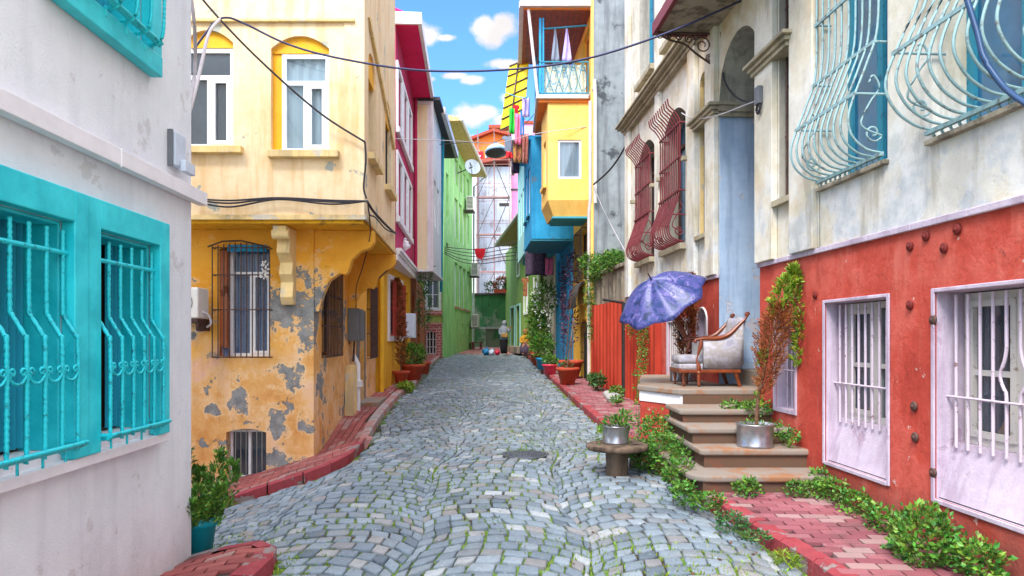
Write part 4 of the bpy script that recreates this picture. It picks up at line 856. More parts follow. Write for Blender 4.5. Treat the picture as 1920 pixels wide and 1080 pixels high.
# ------------------------------------------------------------------ end of the street
def far_end():
    B = W(-2.5, 43, .4, 43); t = thing('courtyard_wall', 'dark green plastered wall closing the end of the street', 'wall', (-1, 43, 1))
    wall_mb(MB(), B, 0, B.len, .6, 4.3, [], .3).build('wall', 'green_dark', t); MB().box(B, -.1, B.len+.05, -.5, .12, 4.3, 4.42).build('coping', 'metal_dark', t); MB().box(B, 0, .9, .003, .5, .9, 2.2).build('buttress', 'green_dark', t)
    MB().box(B, .0, 1.7, .003, .25, 2.2, 2.32).build('ledge', 'rock', t)
    s = thing('scaffolded_building', 'tall building wrapped in pale sheeting behind the scaffold', 'building', (-1.3, 50, 0))
    MB().box(I, -2.45, -.1, 50, 56, 0, 14.0).build('wall', 'scaffold_wall', s); MB().prism([(-2.6,14.0),(-.1,14.5),(-.1,14.8),(-2.6,14.3)], lambda w, u, v: Vector((u, w, v)), 49.3, 56).build('roof', 'roof_tile', s)
    mb = MB()
    for k in range(5): mb.box(I, -2.3+k*.5, -2.24+k*.5, 49.97, 49.998, 1, 14)
    mb.build('sheet_seams', 'bluewhite', s)
    sf = thing('scaffold', 'steel scaffold with red brown boards in front of the sheeted building', 'scaffold', (-1.2, 48.8, 0))
    mb = MB(); X = (-2.4, -1.25, -.2)
    for x in X:
        for y in (48.2, 49.4): mb.tube([(x, y, 1), (x, y, 16.2)], .026, 5)
    for z in (3.6, 6.2, 8.8, 11.4, 14.0):
        for y in (48.2, 49.4): mb.tube([(-2.5, y, z), (-.1, y, z+.03)], .022, 5); mb.tube([(-2.5, y, z+1), (-.1, y, z+1)], .018, 5)
        for x in X: mb.tube([(x, 48.1, z), (x, 49.5, z)], .02, 5)
    mb.build('poles', 'steel_red', sf, label='thin reddish scaffold tubes')
    mb = MB()
    for i, z in enumerate((3.6, 6.2, 8.8, 11.4)): a, b = (X[1], X[2]) if i % 2 == 0 else (X[2], X[1]); mb.tube([(a, 48.15, z), (b, 48.15, z+2.6)], .03, 5); mb.tube([(X[0], 48.15, z), (X[1], 48.15, z+2.6)], .02, 5)
    mb.build('braces', 'metal_dark', sf)
    for z in (3.64, 6.24, 8.84, 11.44): MB().box(I, -2.45, -.15, 48.2, 48.8, z, z+.06).build('deck_board', 'steel_red', sf)
    for z, x in ((6.3, -.9), (8.9, -.9), (11.5, -.9)): MB().box(I, x, x+.7, 48.3, 49.3, z-.5, z-.44).build('landing', 'metal_dark', sf)
    p = thing('pink_house', 'tall pink house wall rising right of the scaffold', 'house', (.6, 52, 0)); MB().box(I, -.05, 3, 51, 60, 0, 17.4).build('wall', 'pink_far', p); MB().box(I, -.15, 3.1, 50.9, 60, 17.4, 17.6).build('roof', 'roof_tile', p); MB().box(I, -.1, 3, 50.93, 50.997, 12.5, 12.62).build('band_moulding', 'metal_dark', p)
    for z in (5, 8.2, 14): 
        w = MB().box(I, .35, 1.1, 50.95, 50.99, z, z+1.5).build('window', 'white_trim', p); MB().box(I, .42, 1.03, 50.93, 50.948, z+.07, z+1.43).build('pane', 'glass_dark', w)
    p = thing('white_tall_house', 'narrow white wall standing between the green house and the scaffold', 'house', (-3, 50, 0)); MB().box(I, -3.8, -2.5, 48, 55, 0, 13.9).build('wall', 'white_far', p); MB().box(I, -3.9, -2.48, 47.9, 55, 13.9, 14.2).build('roof', 'roof_dark', p); MB().tube([(-2.7, 47.9, 1), (-2.7, 47.9, 13.9)], .05, 6).build('drain_pipe', 'gutter_white', p)
    p = thing('orange_house', 'orange house with low pitched roof far behind the street lamp', 'house', (-3, 62, 0))
    MB().prism([(-4.4,12),(-4.4,18.3),(-1.6,19.4),(-.2,19.0),(-.2,12)], lambda w, u, v: Vector((u, w, v)), 60, 68).build('wall', 'orange_far', p); MB().prism([(-4.6,18.3),(-4.6,18.5),(-1.6,19.65),(0,19.2),(0,19.0),(-1.6,19.4)], lambda w, u, v: Vector((u, w, v)), 59.4, 68).build('roof', 'roof_tile', p)
    for x in (-3.4, -2.3): 
        w = MB().box(I, x, x+.6, 59.93, 59.99, 17.0, 17.9).build('window', 'white_trim', p); MB().box(I, x+.07, x+.53, 59.9, 59.928, 17.07, 17.83).build('pane', 'glass_dark', w)
    MB().prism([(-3.6,15.8),(-3.6,16.1),(-.4,14.9),(-.4,14.6)], lambda w, u, v: Vector((u, w, v)), 58.6, 60).build('lean_to_roof', 'roof_dark', p)
    p = thing('hillside_house', 'distant cream house with balconies below the yellow awning', 'house', (-1, 75, 0)); MB().box(I, -2.0, 3, 72, 80, 0, 23.2).build('wall', 'pale_cream', p); MB().box(I, -2.4, 3.2, 71, 80, 23.2, 23.5).build('roof', 'roof_tile', p)
    for z in (18.5, 20.8): MB().box(I, -2.5, 1, 71, 72, z, z+.15).box(I, -2.5, 1, 71, 71.05, z+.6, z+.65).build('balcony', 'white_trim', p); w = MB().box(I, -1.2, -.2, 71.93, 71.99, z+.3, z+1.7).build('window', 'brown_wood', p)
    j = thing('flag', 'small red flag with white crescent on the orange house', 'flag', (-3.0, 59.8, 17)); MB().box(I, -3.35, -2.45, 59.75, 59.77, 16.9, 17.75).build('cloth', 'red_cloth', j)
    m = MB(); m.tube([(-2.98+.17*math.cos(q), 59.735, 17.33+.17*math.sin(q)) for q in [.6+5.1*k/14 for k in range(15)]], [.01+.035*math.sin(math.pi*k/14) for k in range(15)], 6); m.build('crescent', 'white_trim', j); MB().lathe((-2.76, 59.74, 17.33), [(.005,-.01),(.07,-.01),(.07,.01),(.005,.01)], 5, Matrix.Rotation(R_(90), 3, 'X')).build('star', 'white_trim', j)
    # planted window box on the wall top
    j = thing('planter_box', 'planter of red flowers and greenery on top of the courtyard wall', 'planter', (-.6, 42.8, 4.42)); MB().box(I, -1.1, .2, 42.6, 43, 4.43, 4.65).build('trough', 'terracotta', j)
    mb = MB(); foliage(mb, [(-1.3,42.8,4.8,.4,.3,.35),(-.6,42.8,5.0,.5,.3,.45),(.0,42.7,5.0,.5,.35,.6),(.25,42.6,4.6,.3,.3,.5)], 1500, .12, .08); mb.build('leaves', 'leaf_dark', j, recalc=False)
    mb = MB(); foliage(mb, [(-.7,42.65,5.15,.4,.2,.3),(.1,42.5,5.3,.3,.2,.2),(-1.0,42.6,4.9,.2,.2,.2)], 170, .1, .09); mb.build('flowers', 'petal_red', j, recalc=False)
    j = thing('bench', 'low dark bench at the foot of the green house near the courtyard wall', 'bench', (-2.4, 40.5, 1)); MB().box(I, -2.4, -1.7, 39.5, 40.6, 1.35, 1.42).build('seat', 'wood_old', j)
    for x in (-2.3, -1.85): MB().box(I, x, x+.1, 39.6, 40.5, .95, 1.35).build('leg', 'burgundy_iron', j)
    j = thing('wall_cabinet', 'grey cabinet hung at the top right of the courtyard wall', 'cabinet', (.15, 42.6, 3)); MB().box(I, .0, .45, 42.3, 42.9, 3.3, 4.0).build('casing', 'bluewhite', j, bevel=.02); MB().box(I, -.03, .48, 42.27, 42.93, 4.0, 4.06).build('lid', 'grey_box', j)
far_end()

# ------------------------------------------------------------------ right hand far houses
def yellow_oriel_house():
    t = thing('yellow_balcony_house', 'yellow house with windowed oriel, draped balcony and timber eave on the right', 'house', (3, 19, 0))
    G = W(2.06, 17.5, 1.86, 21, True); Q = W(2.06, 17.5, 6, 17.5)
    ha = (G.SY(18.3), G.SY(19.7), .4, 2.15, .5); hb = (G.SY(18.4), G.SY(19.8), 3.2, 4.55, 0)
    wall_mb(MB(), G, 0, G.len, 0, 11.4, [ha, hb, (G.SY(18.2), G.SY(19.2), 8.1, 9.8, 0)], .2).build('street_wall', 'r2_yellow', t)
    wall_mb(MB(), Q, .0, Q.len, 0, 11.6, [], .1).build('flank_wall', 'grey_concrete', t); core(t, G, .12, G.len, .27, 3, 0, 11.3)
    window(t, G, *ha[:4], rec=.12, cols=2, fm='green_door', gm='green_door', name='door', grille=bars(G, ha[0]+.05, ha[1]-.05, ha[2], ha[3]-.1, .0, 7, 3, .01))
    window(t, G, *hb[:4], rec=.12, cols=2, fm='brown_wood', grille=bars(G, hb[0], hb[1], hb[2], hb[3], .16, 8, 3, .012))
    window(t, G, G.SY(18.2), G.SY(19.2), 8.1, 9.8, rec=.1, cols=1, fm='orange_soffit')
    MB().box(G, .02, .12, .003, .06, 0, 11.2).box(G, hb[0]-.1, hb[1]+.1, .003, .06, 2.95, 3.1).box(G, ha[0]-.2, ha[1]+.2, .003, .06, 2.55, 2.95).build('band_moulding', 'r2_oriel', t)
    z0, z1 = 4.95, 7.72; F = W(.93, 18, 2.03, 18); S_ = W(.93, 18, .83, 19.5, True)
    hw = (F.S(1046), F.S(1090), F.uv(1068, 335)[1], F.uv(1068, 262)[1], 0)
    wall_mb(MB(), F, 0, F.len, z0+.25, z1, [hw], .15).build('oriel_front', 'r2_oriel', t); window(t, F, *hw[:4], rec=.03, fw=.055, cols=1, curtain='curtain_grey')
    hs = (.45, 1.05, 5.7, 6.9, 0); wall_mb(MB(), S_, 0, S_.len, z0+.25, z1, [hs], .15).build('oriel_side', 'r2_oriel', t); window(t, S_, *hs[:4], rec=.06, cols=1, sill=(.1, .1, .08, 'r2_oriel')); core(t, F, .2, F.len, .2, 1.4, z0+.25, z1)
    a = [Vector((.93,18,z0+.25)), Vector((2.06,18,z0+.25)), Vector((2.06,19.5,z0+.25)), Vector((.83,19.5,z0+.25))]; b = [Vector((1.08,18.16,z0-.15)), Vector((2.06,18.16,z0-.15)), Vector((2.06,19.4,z0-.15)), Vector((.98,19.4,z0-.15))]
    MB().add(a+b, [(0,1,5,4),(1,2,6,5),(2,3,7,6),(3,0,4,7)]).build('oriel_flare', 'r2_oriel', t); MB().box(I, 1.05, 2.03, 18.13, 19.42, z0-.2, z0-.153).build('oriel_soffit', 'teal_soffit', t)
    # balcony
    MB().box(I, .68, 2.04, 17.95, 20.85, 7.72, 7.8).build('balcony_soffit', 'orange_soffit', t); MB().box(I, .62, 2.04, 17.88, 20.9, 7.8, 7.9).build('balcony_slab', 'gutter_white', t, bevel=.01)
    bal = MB(); zb, zr = 7.94, 8.78
    bal.box(I, .68, 1.98, 17.93, 17.96, zb, zb+.03).box(I, .68, 1.98, 17.93, 17.96, zr-.03, zr).box(I, .68, .71, 17.93, 20.8, zb, zb+.03).box(I, .68, .71, 17.93, 20.8, zr-.03, zr)
    bal.tube([(1.97,17.945,zb),(1.97,17.945,zr)], .015, 5)
    for k in range(5):
        x = .84+k*.25
        for sg in (-1, 1): bal.tube(smooth_path([(x+sg*.01,17.945,zr-.04),(x+sg*.06,17.945,zr-.25),(x+sg*.11,17.945,zb+.3),(x+sg*.02,17.945,zb+.05)], 4), .01, 4)
        bal.tube([(x+.05*math.cos(q), 17.945, zr-.2+.05*math.sin(q)) for q in [.628*j for j in range(10)]], .01, 4, closed=True)
    for k in range(11):
        y = 18.1+k*.26
        for sg in (-1, 1): bal.tube(smooth_path([(.695,y+sg*.01,zr-.04),(.695,y+sg*.1,zb+.3),(.695,y+sg*.02,zb+.05)], 4), .01, 4)
    bal.build('balustrade', 'weathered_blue', t)
    MB().sheet(lambda u, v: Vector((.8+1.12*u, 18.03+.025*math.sin(u*40), zb+.02+.76*v)), 80, 2).build('balcony_drape', 'pleat_cloth', t)
    MB().sheet(lambda u, v: Vector((.78, 18.1+2.6*u, zb+.02+.76*v)), 20, 2).build('balcony_drape', 'shade_blue', t)
    MB().box(I, .7, .76, 17.94, 18.0, 7.94, 9.9).box(I, .79, .83, 17.94, 18.0, 7.94, 9.9).box(I, .68, .73, 20.7, 20.76, 7.9, 10).build('post', 'blue_paint', t)
    MB().tube([(.42,17.7,10.0),(.66,17.92,7.9)], .04, 8).build('rain_pipe', 'gutter_white', t)
    MB().tube([(.75,17.97,9.62),(1.95,17.97,9.72)], .022, 6).build('rail', 'weathered_blue', t)
    # eave
    e = MB(); e.box(I, .3, 2.5, 17.75, 21.3, 10.02, 10.08); e.build('eave_soffit', 'eave_wood', t)
    e = MB()
    for k in range(14): x = .42+k*.15; e.box(I, x, x+.012, 17.76, 21.3, 10.008, 10.02)
    e.build('soffit_battens', 'brown_wood', t)
    MB().box(I, .3, 2.5, 17.68, 17.74, 10.0, 10.14).build('fascia', 'orange_soffit', t); MB().box(I, .2, 2.5, 17.56, 17.68, 10.04, 10.2).box(I, .18, .3, 17.683, 21.4, 10.043, 10.197).build('gutter', 'gutter_white', t)
    MB().prism([(.2,10.2),(3,10.2),(3,11.2)], lambda w, u, v: Vector((u, w, v)), 17.6, 21.3).build('roof', 'roof_tile', t)
    MB().tube([G(.02, .08, 7.6), G(.02, .08, 5.1), G(.1, .1, 4.8), G(.12, .1, .5)], .045, 8).tube([(2.0,17.9,7.85),(2.05,17.6,7.9),(2.07,17.42,7.9)], .05, 8).tube([(2.07,17.4,8.1),(2.09,17.4,7.7),(2.09,17.4,5.0)], .045, 8).build('drain_pipe', 'gutter_white', t)
    # window canopy of bowed iron
    mb = MB()
    for k in range(6): s = G.SY(18.3+k*.3); mb.tube(smooth_path([G(s,.05,3.15),G(s,.2,3.0),G(s,.32,2.7),G(s,.34,2.45)]), .012, 4)
    mb.box(G, G.SY(18.3), G.SY(19.8), .33, .35, 2.42, 2.46); mb.build('bowed_awning_frame', 'black_iron', t)
    MB().sheet(lambda u, v: G(G.SY(18.3+1.5*u), .05+.28*math.sin(v*1.5), 3.16-.7*v*v), 6, 8).build('awning_sheet', 'metal_dark', t)
    for i, (x, w, m, l) in enumerate(((1.12, .11, 'white_cloth', 'patterned white cloth pegged on the balcony rail, nearer the corner post'), (1.42, .13, 'lilac_cloth', 'lilac cloth hanging in a point from the balcony rail beside the white one'))):
        MB().sheet(lambda u, v: Vector((x+(u-.5)*2*w*(.1+.9*v)*1.0, 17.97+.04*math.sin(u*9+v*3), 9.66-.85*v-.04*math.sin(u*3))), 12, 10).build('hanging_cloth', m, label=l, cat='laundry', solid=.008)
yellow_oriel_house()

def far_right():
    t = thing('blue_house', 'bright blue house with projecting blue oriel beyond the yellow balcony', 'house', (3, 23, 0))
    G = W(1.86, 21.03, 1.58, 25, True); hs = [(.5, 1.2, 3.0, 4.3, 0), (1.9, 2.7, 1.4, 2.8, 0), (2.9, 3.6, 3.0, 4.3, 0)]
    wall_mb(MB(), G, 0, G.len, .2, 9.4, hs, .2).build('street_wall', 'blue_paint', t); core(t, G, .05, G.len, .26, 3, .2, 9.3)
    for h in hs: window(t, G, *h[:4], rec=.12, cols=2, fm='weathered_blue')
    F = W(.595, 20.95, 1.86, 20.95); S_ = W(.595, 20.95, .42, 24, True); z0 = 4.62
    wall_mb(MB(), F, 0, F.len, z0, 7.7, [], .1).build('oriel_front', 'blue_paint', t); hh = [(.7, 1.4, 5.5, 7.0, 0), (1.8, 2.5, 5.5, 7.0, 0)]
    wall_mb(MB(), S_, 0, S_.len, z0, 7.7, hh, .12).build('oriel_side', 'blue_paint', t); core(t, F, .15, F.len, .14, 3, z0, 7.7)
    for h in hh: window(t, S_, *h[:4], rec=.04, cols=1, sill=(.06, .08, .07, 'weathered_blue'))
    MB().box(I, .56, 1.86, 20.97, 24, z0-.06, z0-.003).build('oriel_soffit', 'weathered_blue', t); MB().box(I, .1, 2.2, 21.3, 24.6, 7.72, 7.85).build('eave', 'blue_paint', t); MB().box(I, .0, .1, 21.3, 24.6, 7.7, 7.9).build('gutter', 'gutter_white', t)
    MB().lathe(G(1.3, .12, 4.9), [(.05,0),(.16,.04),(.18,.2),(.14,.36),(.04,.42)], 12).build('clay_ornament', 'terracotta', t)
    t = thing('pale_cyan_house', 'pale cyan house whose oriel shows between the blue and the olive green houses', 'house', (3, 27, 0))
    G = W(1.57, 25.05, 1.34, 29, True); hs = [(.6, 1.5, 1.8, 3.9, 0), (2.3, 3.2, 1.0, 3.2, 0)]
    wall_mb(MB(), G, 0, G.len, .3, 9.0, hs, .2).build('street_wall', 'pale_cream', t); core(t, G, .05, G.len, .26, 3, .3, 8.9)
    for h in hs: window(t, G, *h[:4], rec=.1, cols=2, fm='white_trim')
    F = W(.48, 25.02, 1.57, 25.02); S_ = W(.48, 25.02, .24, 29, True); z0 = 4.75
    wall_mb(MB(), F, 0, F.len, z0, 8.6, [], .1).build('oriel_front', 'cyan_paint', t); hh = [(.5, 1.1, 5.6, 7.2, 0), (1.6, 2.2, 5.6, 7.2, 0), (2.7, 3.3, 5.6, 7.2, 0)]
    wall_mb(MB(), S_, 0, S_.len, z0, 8.6, hh, .12).build('oriel_side', 'cyan_paint', t); core(t, F, .14, F.len, .14, 3.8, z0, 8.5)
    for h in hh: window(t, S_, *h[:4], rec=.04, cols=1)
    MB().box(I, .45, 1.57, 25.03, 28.8, z0-.1, z0-.003).build('oriel_soffit', 'teal_soffit', t); MB().box(I, .0, 1.8, 24.8, 29.2, 8.62, 8.75).build('eave', 'roof_tile', t)
    MB().box(I, -.02, .1, 24.7, 29.3, 8.5, 8.72).build('gutter', 'metal_dark', t)
    t = thing('olive_green_house', 'olive green house with two dark doors at the end of the street', 'house', (2, 36, 0))
    G = W(1.33, 29.05, -.4, 43, True)
    ds = [(G.SY(36.3), G.SY(37.7), 1.1, 3.35, 0), (G.SY(38.6), G.SY(40.2), 1.1, 3.35, 0)]; ws = [(G.SY(30.5), G.SY(31.5), 2.6, 4.3, 0), (G.SY(33.6), G.SY(34.7), 2.9, 4.5, 0), (G.SY(31.2), G.SY(32.2), 5.0, 6.2, 0), (G.SY(36.5), G.SY(37.4), 5.0, 6.2, 0)]
    wall_mb(MB(), G, 0, G.len, .4, 6.9, ds+ws, .2).build('street_wall', 'olive_green', t); core(t, G, .05, G.len, .26, 3, .4, 6.8)
    for d in ds:
        w = MB().box(G, *d[:2], -.16, -.1, d[2], d[3]).build('door', 'dark_door', t); MB().box(G, d[0]-.15, d[0]-.0, .003, .05, d[2], d[3]).box(G, d[1], d[1]+.12, .003, .05, d[2], d[3]).box(G, d[0]-.15, d[1]+.12, .003, .05, d[3], d[3]+.1).build('door_frame', 'cyan_paint', w); MB().box(G, (d[0]+d[1])/2-.2, (d[0]+d[1])/2+.2, -.098, -.09, 2.45, 2.52).build('door_plate', 'white_trim', w)
    for h in ws:
        w = window(t, G, *h[:4], rec=.06, cols=1, fw=.09, gm='glass_dark'); a, b, c, d = h[:4]; MB().box(G, a-.1, a, .003, .05, c-.1, d+.1).box(G, b, b+.1, .003, .05, c-.1, d+.1).box(G, a, b, .003, .05, c-.12, c).build('casing', 'white_trim', w)
    MB().prism([(.95, 6.85), (.95, 7.0), (-3, 8.4), (-3, 6.85)], lambda w, u, v: G(w, u, v), -.3, G.len*.75).build('roof', 'eave_tan', t); MB().tube([G(-.3, 1.0, 6.9), G(G.len*.75, 1.0, 6.9)], .08, 6).build('gutter', 'gutter_white', t)
    MB().box(G, G.SY(33), G.SY(41), .003, .6, .9, 1.2).build('door_step', 'stone_step', t)
    MB().tube([G(.1, .08, 1), G(.1, .08, 6.8)], .05, 6).build('drain_pipe', 'rust_iron', t)
far_right()
# ------------------------------------------------------------------ red and cream house, right foreground
RP = W(3.459, -2, 2.438, 14.6, True)
def red_house():
    P = RP; y = P.SY; t = thing('red_and_cream_house', 'old house with red painted base, cream stucco and bowed iron window baskets', 'house', (5, 6, 0))
    ZR = 2.44; yA, yB = 7.96, 9.27
    low = {'A': (y(5.525), y(6.49), .46, 1.93, 0), 'B': (y(3.9), y(4.957), .46, 1.93, 0), 'C': (y(7.09), y(7.54), .86, 1.88, .16), 'E': (y(1.9), y(2.9), .46, 1.93, 0)}
    m = MB(); wall_mb(m, P, 0, y(yA), -.6, ZR, list(low.values()), .005, ends=False).quad(P(y(yA),0,-.6), P(y(yA),0,ZR), P(y(yA),-.4,ZR), P(y(yA),-.4,-.6)); m.build('base_wall', 'red_paint', t)
    far = [(y(10.53), y(11.57), .92, 1.87, 0), (y(9.73), y(10.13), 1.15, 2.03, .17)]
    wall_mb(MB(), P, y(yB), P.len, -.6, ZR, far, .005, ends=False).build('base_wall', 'red_paint', t)
    up = {'T1': (y(5.53), y(6.57), 3.04, 5.75, 0), 'T2': (y(3.9), y(5.0), 3.04, 5.75, 0), 'S1': (y(7.13), y(7.47), 3.08, 6.6, 0), 'S2': (y(9.68), y(10.05), 3.08, 5.4, .16), 'A': (y(10.7), y(11.85), 3.08, 5.32, .22), 'B': (y(12.5), y(13.6), 3.08, 5.32, .22),
          'U1': (y(12.5), y(13.6), 6.55, 9.0, 0), 'U2': (y(10.6), y(11.8), 6.55, 9.0, 0), 'T3': (y(1.7), y(2.9), 3.04, 5.75, 0)}
    m = MB(); m.mi = 0
    ent = (y(yA), y(yB), .3, 5.43, .66)
    hs = [v for k, v in up.items()]+[ent]
    wall_mb(m, P, 0, P.len, ZR, 10.5, [(h[0], h[1], max(h[2], ZR), h[3], h[4]) for h in hs], .005, ends=False); m.quad(P(P.len,0,-.6), P(P.len,0,10.5), P(P.len,-3,10.5), P(P.len,-3,-.6)); m.build('upper_wall', 'facade_cream', t)
    def reveals(h, dep, mat, infill=None, zs=None):
        m = MB(); a, b, c, d, r = h; sp = d-r
        m.quad(P(a,-.004,c), P(b,-.004,c), P(b,-dep,c), P(a,-dep,c)); m.quad(P(a,-.004,c), P(a,-.004,sp), P(a,-dep,sp), P(a,-dep,c)); m.quad(P(b,-.004,c), P(b,-.004,sp), P(b,-dep,sp), P(b,-dep,c))
        if r:
            pts = []; hw = (b-a)/2
            for k in range(15): q = -1+k/7; pts.append(((a+b)/2+hw*q, sp+r*(math.sqrt(max(0,1-q*q)) if r > hw*.6 else (1-q*q))))
            for (x0,y0),(x1,y1) in zip(pts, pts[1:]): m.quad(P(x0,-.004,y0), P(x1,-.004,y1), P(x1,-dep,y1), P(x0,-dep,y0))
        else: m.quad(P(a,-.004,d), P(b,-.004,d), P(b,-dep,d), P(a,-dep,d))
        return m.build('reveal', mat, t)
    for k in low: reveals(low[k], .32, 'lavender')
    core(t, P, 0, y(yA)-.0, .45, 3, -.6, 10.4); core(t, P, y(yB)+.06, P.len-.02, .45, 3, -.6, 10.4)
    # lavender lower windows: sloped apron panel, surround band, old white sash, bars, planks inside
    for k in ('A', 'B', 'E'):
        a, b, c, d, _ = low[k]; zb = .86
        MB().add([P(a+.002,-.02,c+.01), P(b-.002,-.02,c+.01), P(b-.002,-.13,zb), P(a+.002,-.13,zb), P(a+.002,-.3,zb), P(b-.002,-.3,zb)], [(0,1,2,3),(3,2,5,4)]).build('apron_panel', 'lavender', t)
        m = MB()
        for q in ((a-.035, a, c-.03, d+.03), (b, b+.035, c-.03, d+.03), (a, b, d, d+.03), (a, b, c-.035, c)): m.box(P, q[0], q[1], .002, .018, q[2], q[3])
        m.build('window_surround', 'lavender', t, bevel=.006)
        w = window(t, P, a+.02, b-.02, zb+.002, d-.01, rec=.2, fw=.055, fm='flaking_white', gm='glass', cols=2, rows=2, sash=1)
        m = MB(); m.tube([P(a+.25, -.3, d-.1), P(b-.25, -.3, zb+.1)], .035, 4).tube([P(a+.1, -.3, d-.3), P(a+.5, -.3, zb)], .03, 4); m.build('plank', 'orange_plank', w)
        g = MB(); nb = 9
        for i in range(nb):
            s = a+.07+(b-a-.14)*i/(nb-1); bowed = k != 'A' and i in (3, 4); zz = [zb-.03, zb+.35, zb+.42, zb+.5, zb+.6, zb+.68, zb+.75, d-.02]
            o = [0, 0, .03, .07, .02, -.0, 0, 0] if bowed else [0]*8; sg = 1 if i % 2 else -1
            g.tube(smooth_path([P(s-o[j]*sg*.8, -.1, zz[j]) for j in range(8)], 3), .0115, 5)
        g.tube([P(a-.01, -.085, zb+.33), P(b+.01, -.085, zb+.33)], .009, 5); g.build('grille', 'lavender_iron', w)
    a, b, c, d, r = low['C']
    MB().add([P(a,-.28,c), P(b,-.28,c), P(b,-.28,d), P(a,-.28,d)], [(0,1,2,3)]).build('blind_panel', 'lavender', t); MB().box(P, a+.02, (a+b)/2+.06, -.279, -.26, c+.02, d-.2).build('window_pane', 'glass_dark', t)
    m = MB().box(P, a-.035, a, .002, .02, c-.04, d-r).box(P, b, b+.035, .002, .02, c-.04, d-r).box(P, a, b, .002, .02, c-.04, c); m.tube([P((a+b)/2+(b-a+.03)/2*math.cos(q), .008, d-r+(r+.015)*math.sin(q)) for q in [math.pi*j/12 for j in range(13)]], .018, 6); m.build('window_surround', 'lavender', t)
    g = MB()
    for i in range(4): s = a+.06+(b-a-.12)*i/3; g.tube([P(s, -.1, c), P(s, -.1, d-.25)], .009, 5)
    g.tube([P(a, -.1, c+.4), P(b, -.1, c+.4)], .009, 5); g.build('window_grille', 'lavender_iron', t)
    # far low openings
    a, b, c, d, _ = far[0]; reveals(far[0], .2, 'lavender'); window(t, P, a+.01, b-.01, c, d-.01, rec=.12, fm='flaking_white', gm='glass_dark', cols=2, grille=bars(P, a+.04, b-.04, c, d, 0.0, 9, 2, .009, 'gutter_white'))
    MB().box(P, a-.08, a, .002, .03, c-.02, d+.06).box(P, b, b+.08, .002, .03, c-.02, d+.06).box(P, a, b, .002, .03, d, d+.06).build('window_surround', 'lavender', t)
    a, b, c, d, r = far[1]; reveals(far[1], .1, 'lavender'); MB().quad(P(a,-.09,c), P(b,-.09,c), P(b,-.09,d), P(a,-.09,d)).build('blind_panel', 'lavender', t)
    m = MB().box(P, a-.03, a, .002, .02, c, d-r).box(P, b, b+.03, .002, .02, c, d-r); m.tube([P((a+b)/2+(b-a+.03)/2*math.cos(q), .008, d-r+(r+.012)*math.sin(q)) for q in [math.pi*j/12 for j in range(13)]], .016, 6); m.build('window_surround', 'lavender_iron' if 0 else 'white_trim', t)
    # coping tiles along the top of the red base
    for (p, q) in ((0, y(yA)+.02), (y(yB)-.02, P.len)):
        m = MB(); s = p
        while s < q-.05: e = min(q, s+random.uniform(.42, .6)); m.box(P, s+.003, e-.003, .0, .035+random.uniform(-.003,.003), ZR-.028, ZR+.022); s = e
        m.build('coping_tiles', 'lavender', t, bevel=.006)
    # iron tie plates
    for (px, py) in ((1708,462),(1738,443),(1797,430),(1772,465),(1530,553),(1708,572),(1716,762),(1718,820),(1752,600),(1752,886)):
        s, z = P.uv(px, py); c = P(s, .0, z); rot = Matrix.Rotation(R_(-90), 3, 'Y'); m = MB().lathe(c, [(.003,.002),(.036,.002),(.04,.012),(.03,.022),(.018,.018),(.014,.03),(.003,.032)], 12, rot); m.build('tie_plate', 'rust_iron' if px > 1700 and py > 590 else 'tie_iron', t)
    # upper windows
    for k in ('T1', 'T2', 'T3'):
        a, b, c, d, _ = up[k]; reveals(up[k], .34, 'facade_cream')
        pr = [(.06, 5.65), (.06, 4.7), (.07, 4.1), (.16, 3.8), (.27, 3.52), (.31, 3.36), (.28, 3.22), (.17, 3.12), (.05, 3.09), (.02, 3.09)] if k == 'T1' else [(.06, 5.65), (.07, 4.5), (.12, 4.05), (.26, 3.72), (.35, 3.5), (.36, 3.36), (.28, 3.22), (.15, 3.13), (.04, 3.1), (.0, 3.1)]
        cr = [(.065, 4.55), (.09, 3.98), (.255, 3.56)] if k == 'T1' else [(.1, 4.2), (.3, 3.64)]
        w = window(t, P, a, b, c+.01, d, rec=.26, fw=.075, fm='weathered_blue', gm='glass_blue', cols=2, transom=.7, grille=belly(P, a+.03, b-.03, pr, 10, cr, .0105, 'teal_iron', prongs=12))
        MB().box(P, a-.02, b+.02, -.02, .05, c-.05, c-.012).build('sill', 'lot_wall', w, bevel=.006); MB().box(P, a, b, .03, .06, c+.02, c+.05).build('grille_rail', 'teal_iron', w)
    for k in ('A', 'B'):
        a, b, c, d, r = up[k]; reveals(up[k], .3, 'recess_grey')
        pr = [(.2, 5.15), (.1, 5.02), (.08, 4.9), (.08, 4.4), (.08, 3.95), (.14, 3.7), (.24, 3.42), (.26, 3.3), (.22, 3.18), (.1, 3.12), (.02, 3.12)]
        w = window(t, P, a, b, c+.01, d, rec=.24, fw=.06, fm='brown_wood', gm='glass_blue', cols=2, transom=.5, grille=belly(P, a+.02, b-.02, pr, 11, [(.085, 4.95), (.085, 4.42), (.1, 3.9), (.2, 3.52)], .012, 'burgundy_iron', prongs=11))
        MB().box(P, a-.03, b+.03, -.02, .1, c-.09, c).build('sill', 'facade_moulding', w)
        g = MB()
        for i in range(11): s = a+.02+(b-a-.04)*i/10; g.tube([P(s, .2, 5.14), P(s, .26, 5.2), P(s, .28, 5.3)], .012, 4)
        g.build('grille_spikes', 'burgundy_iron', w)
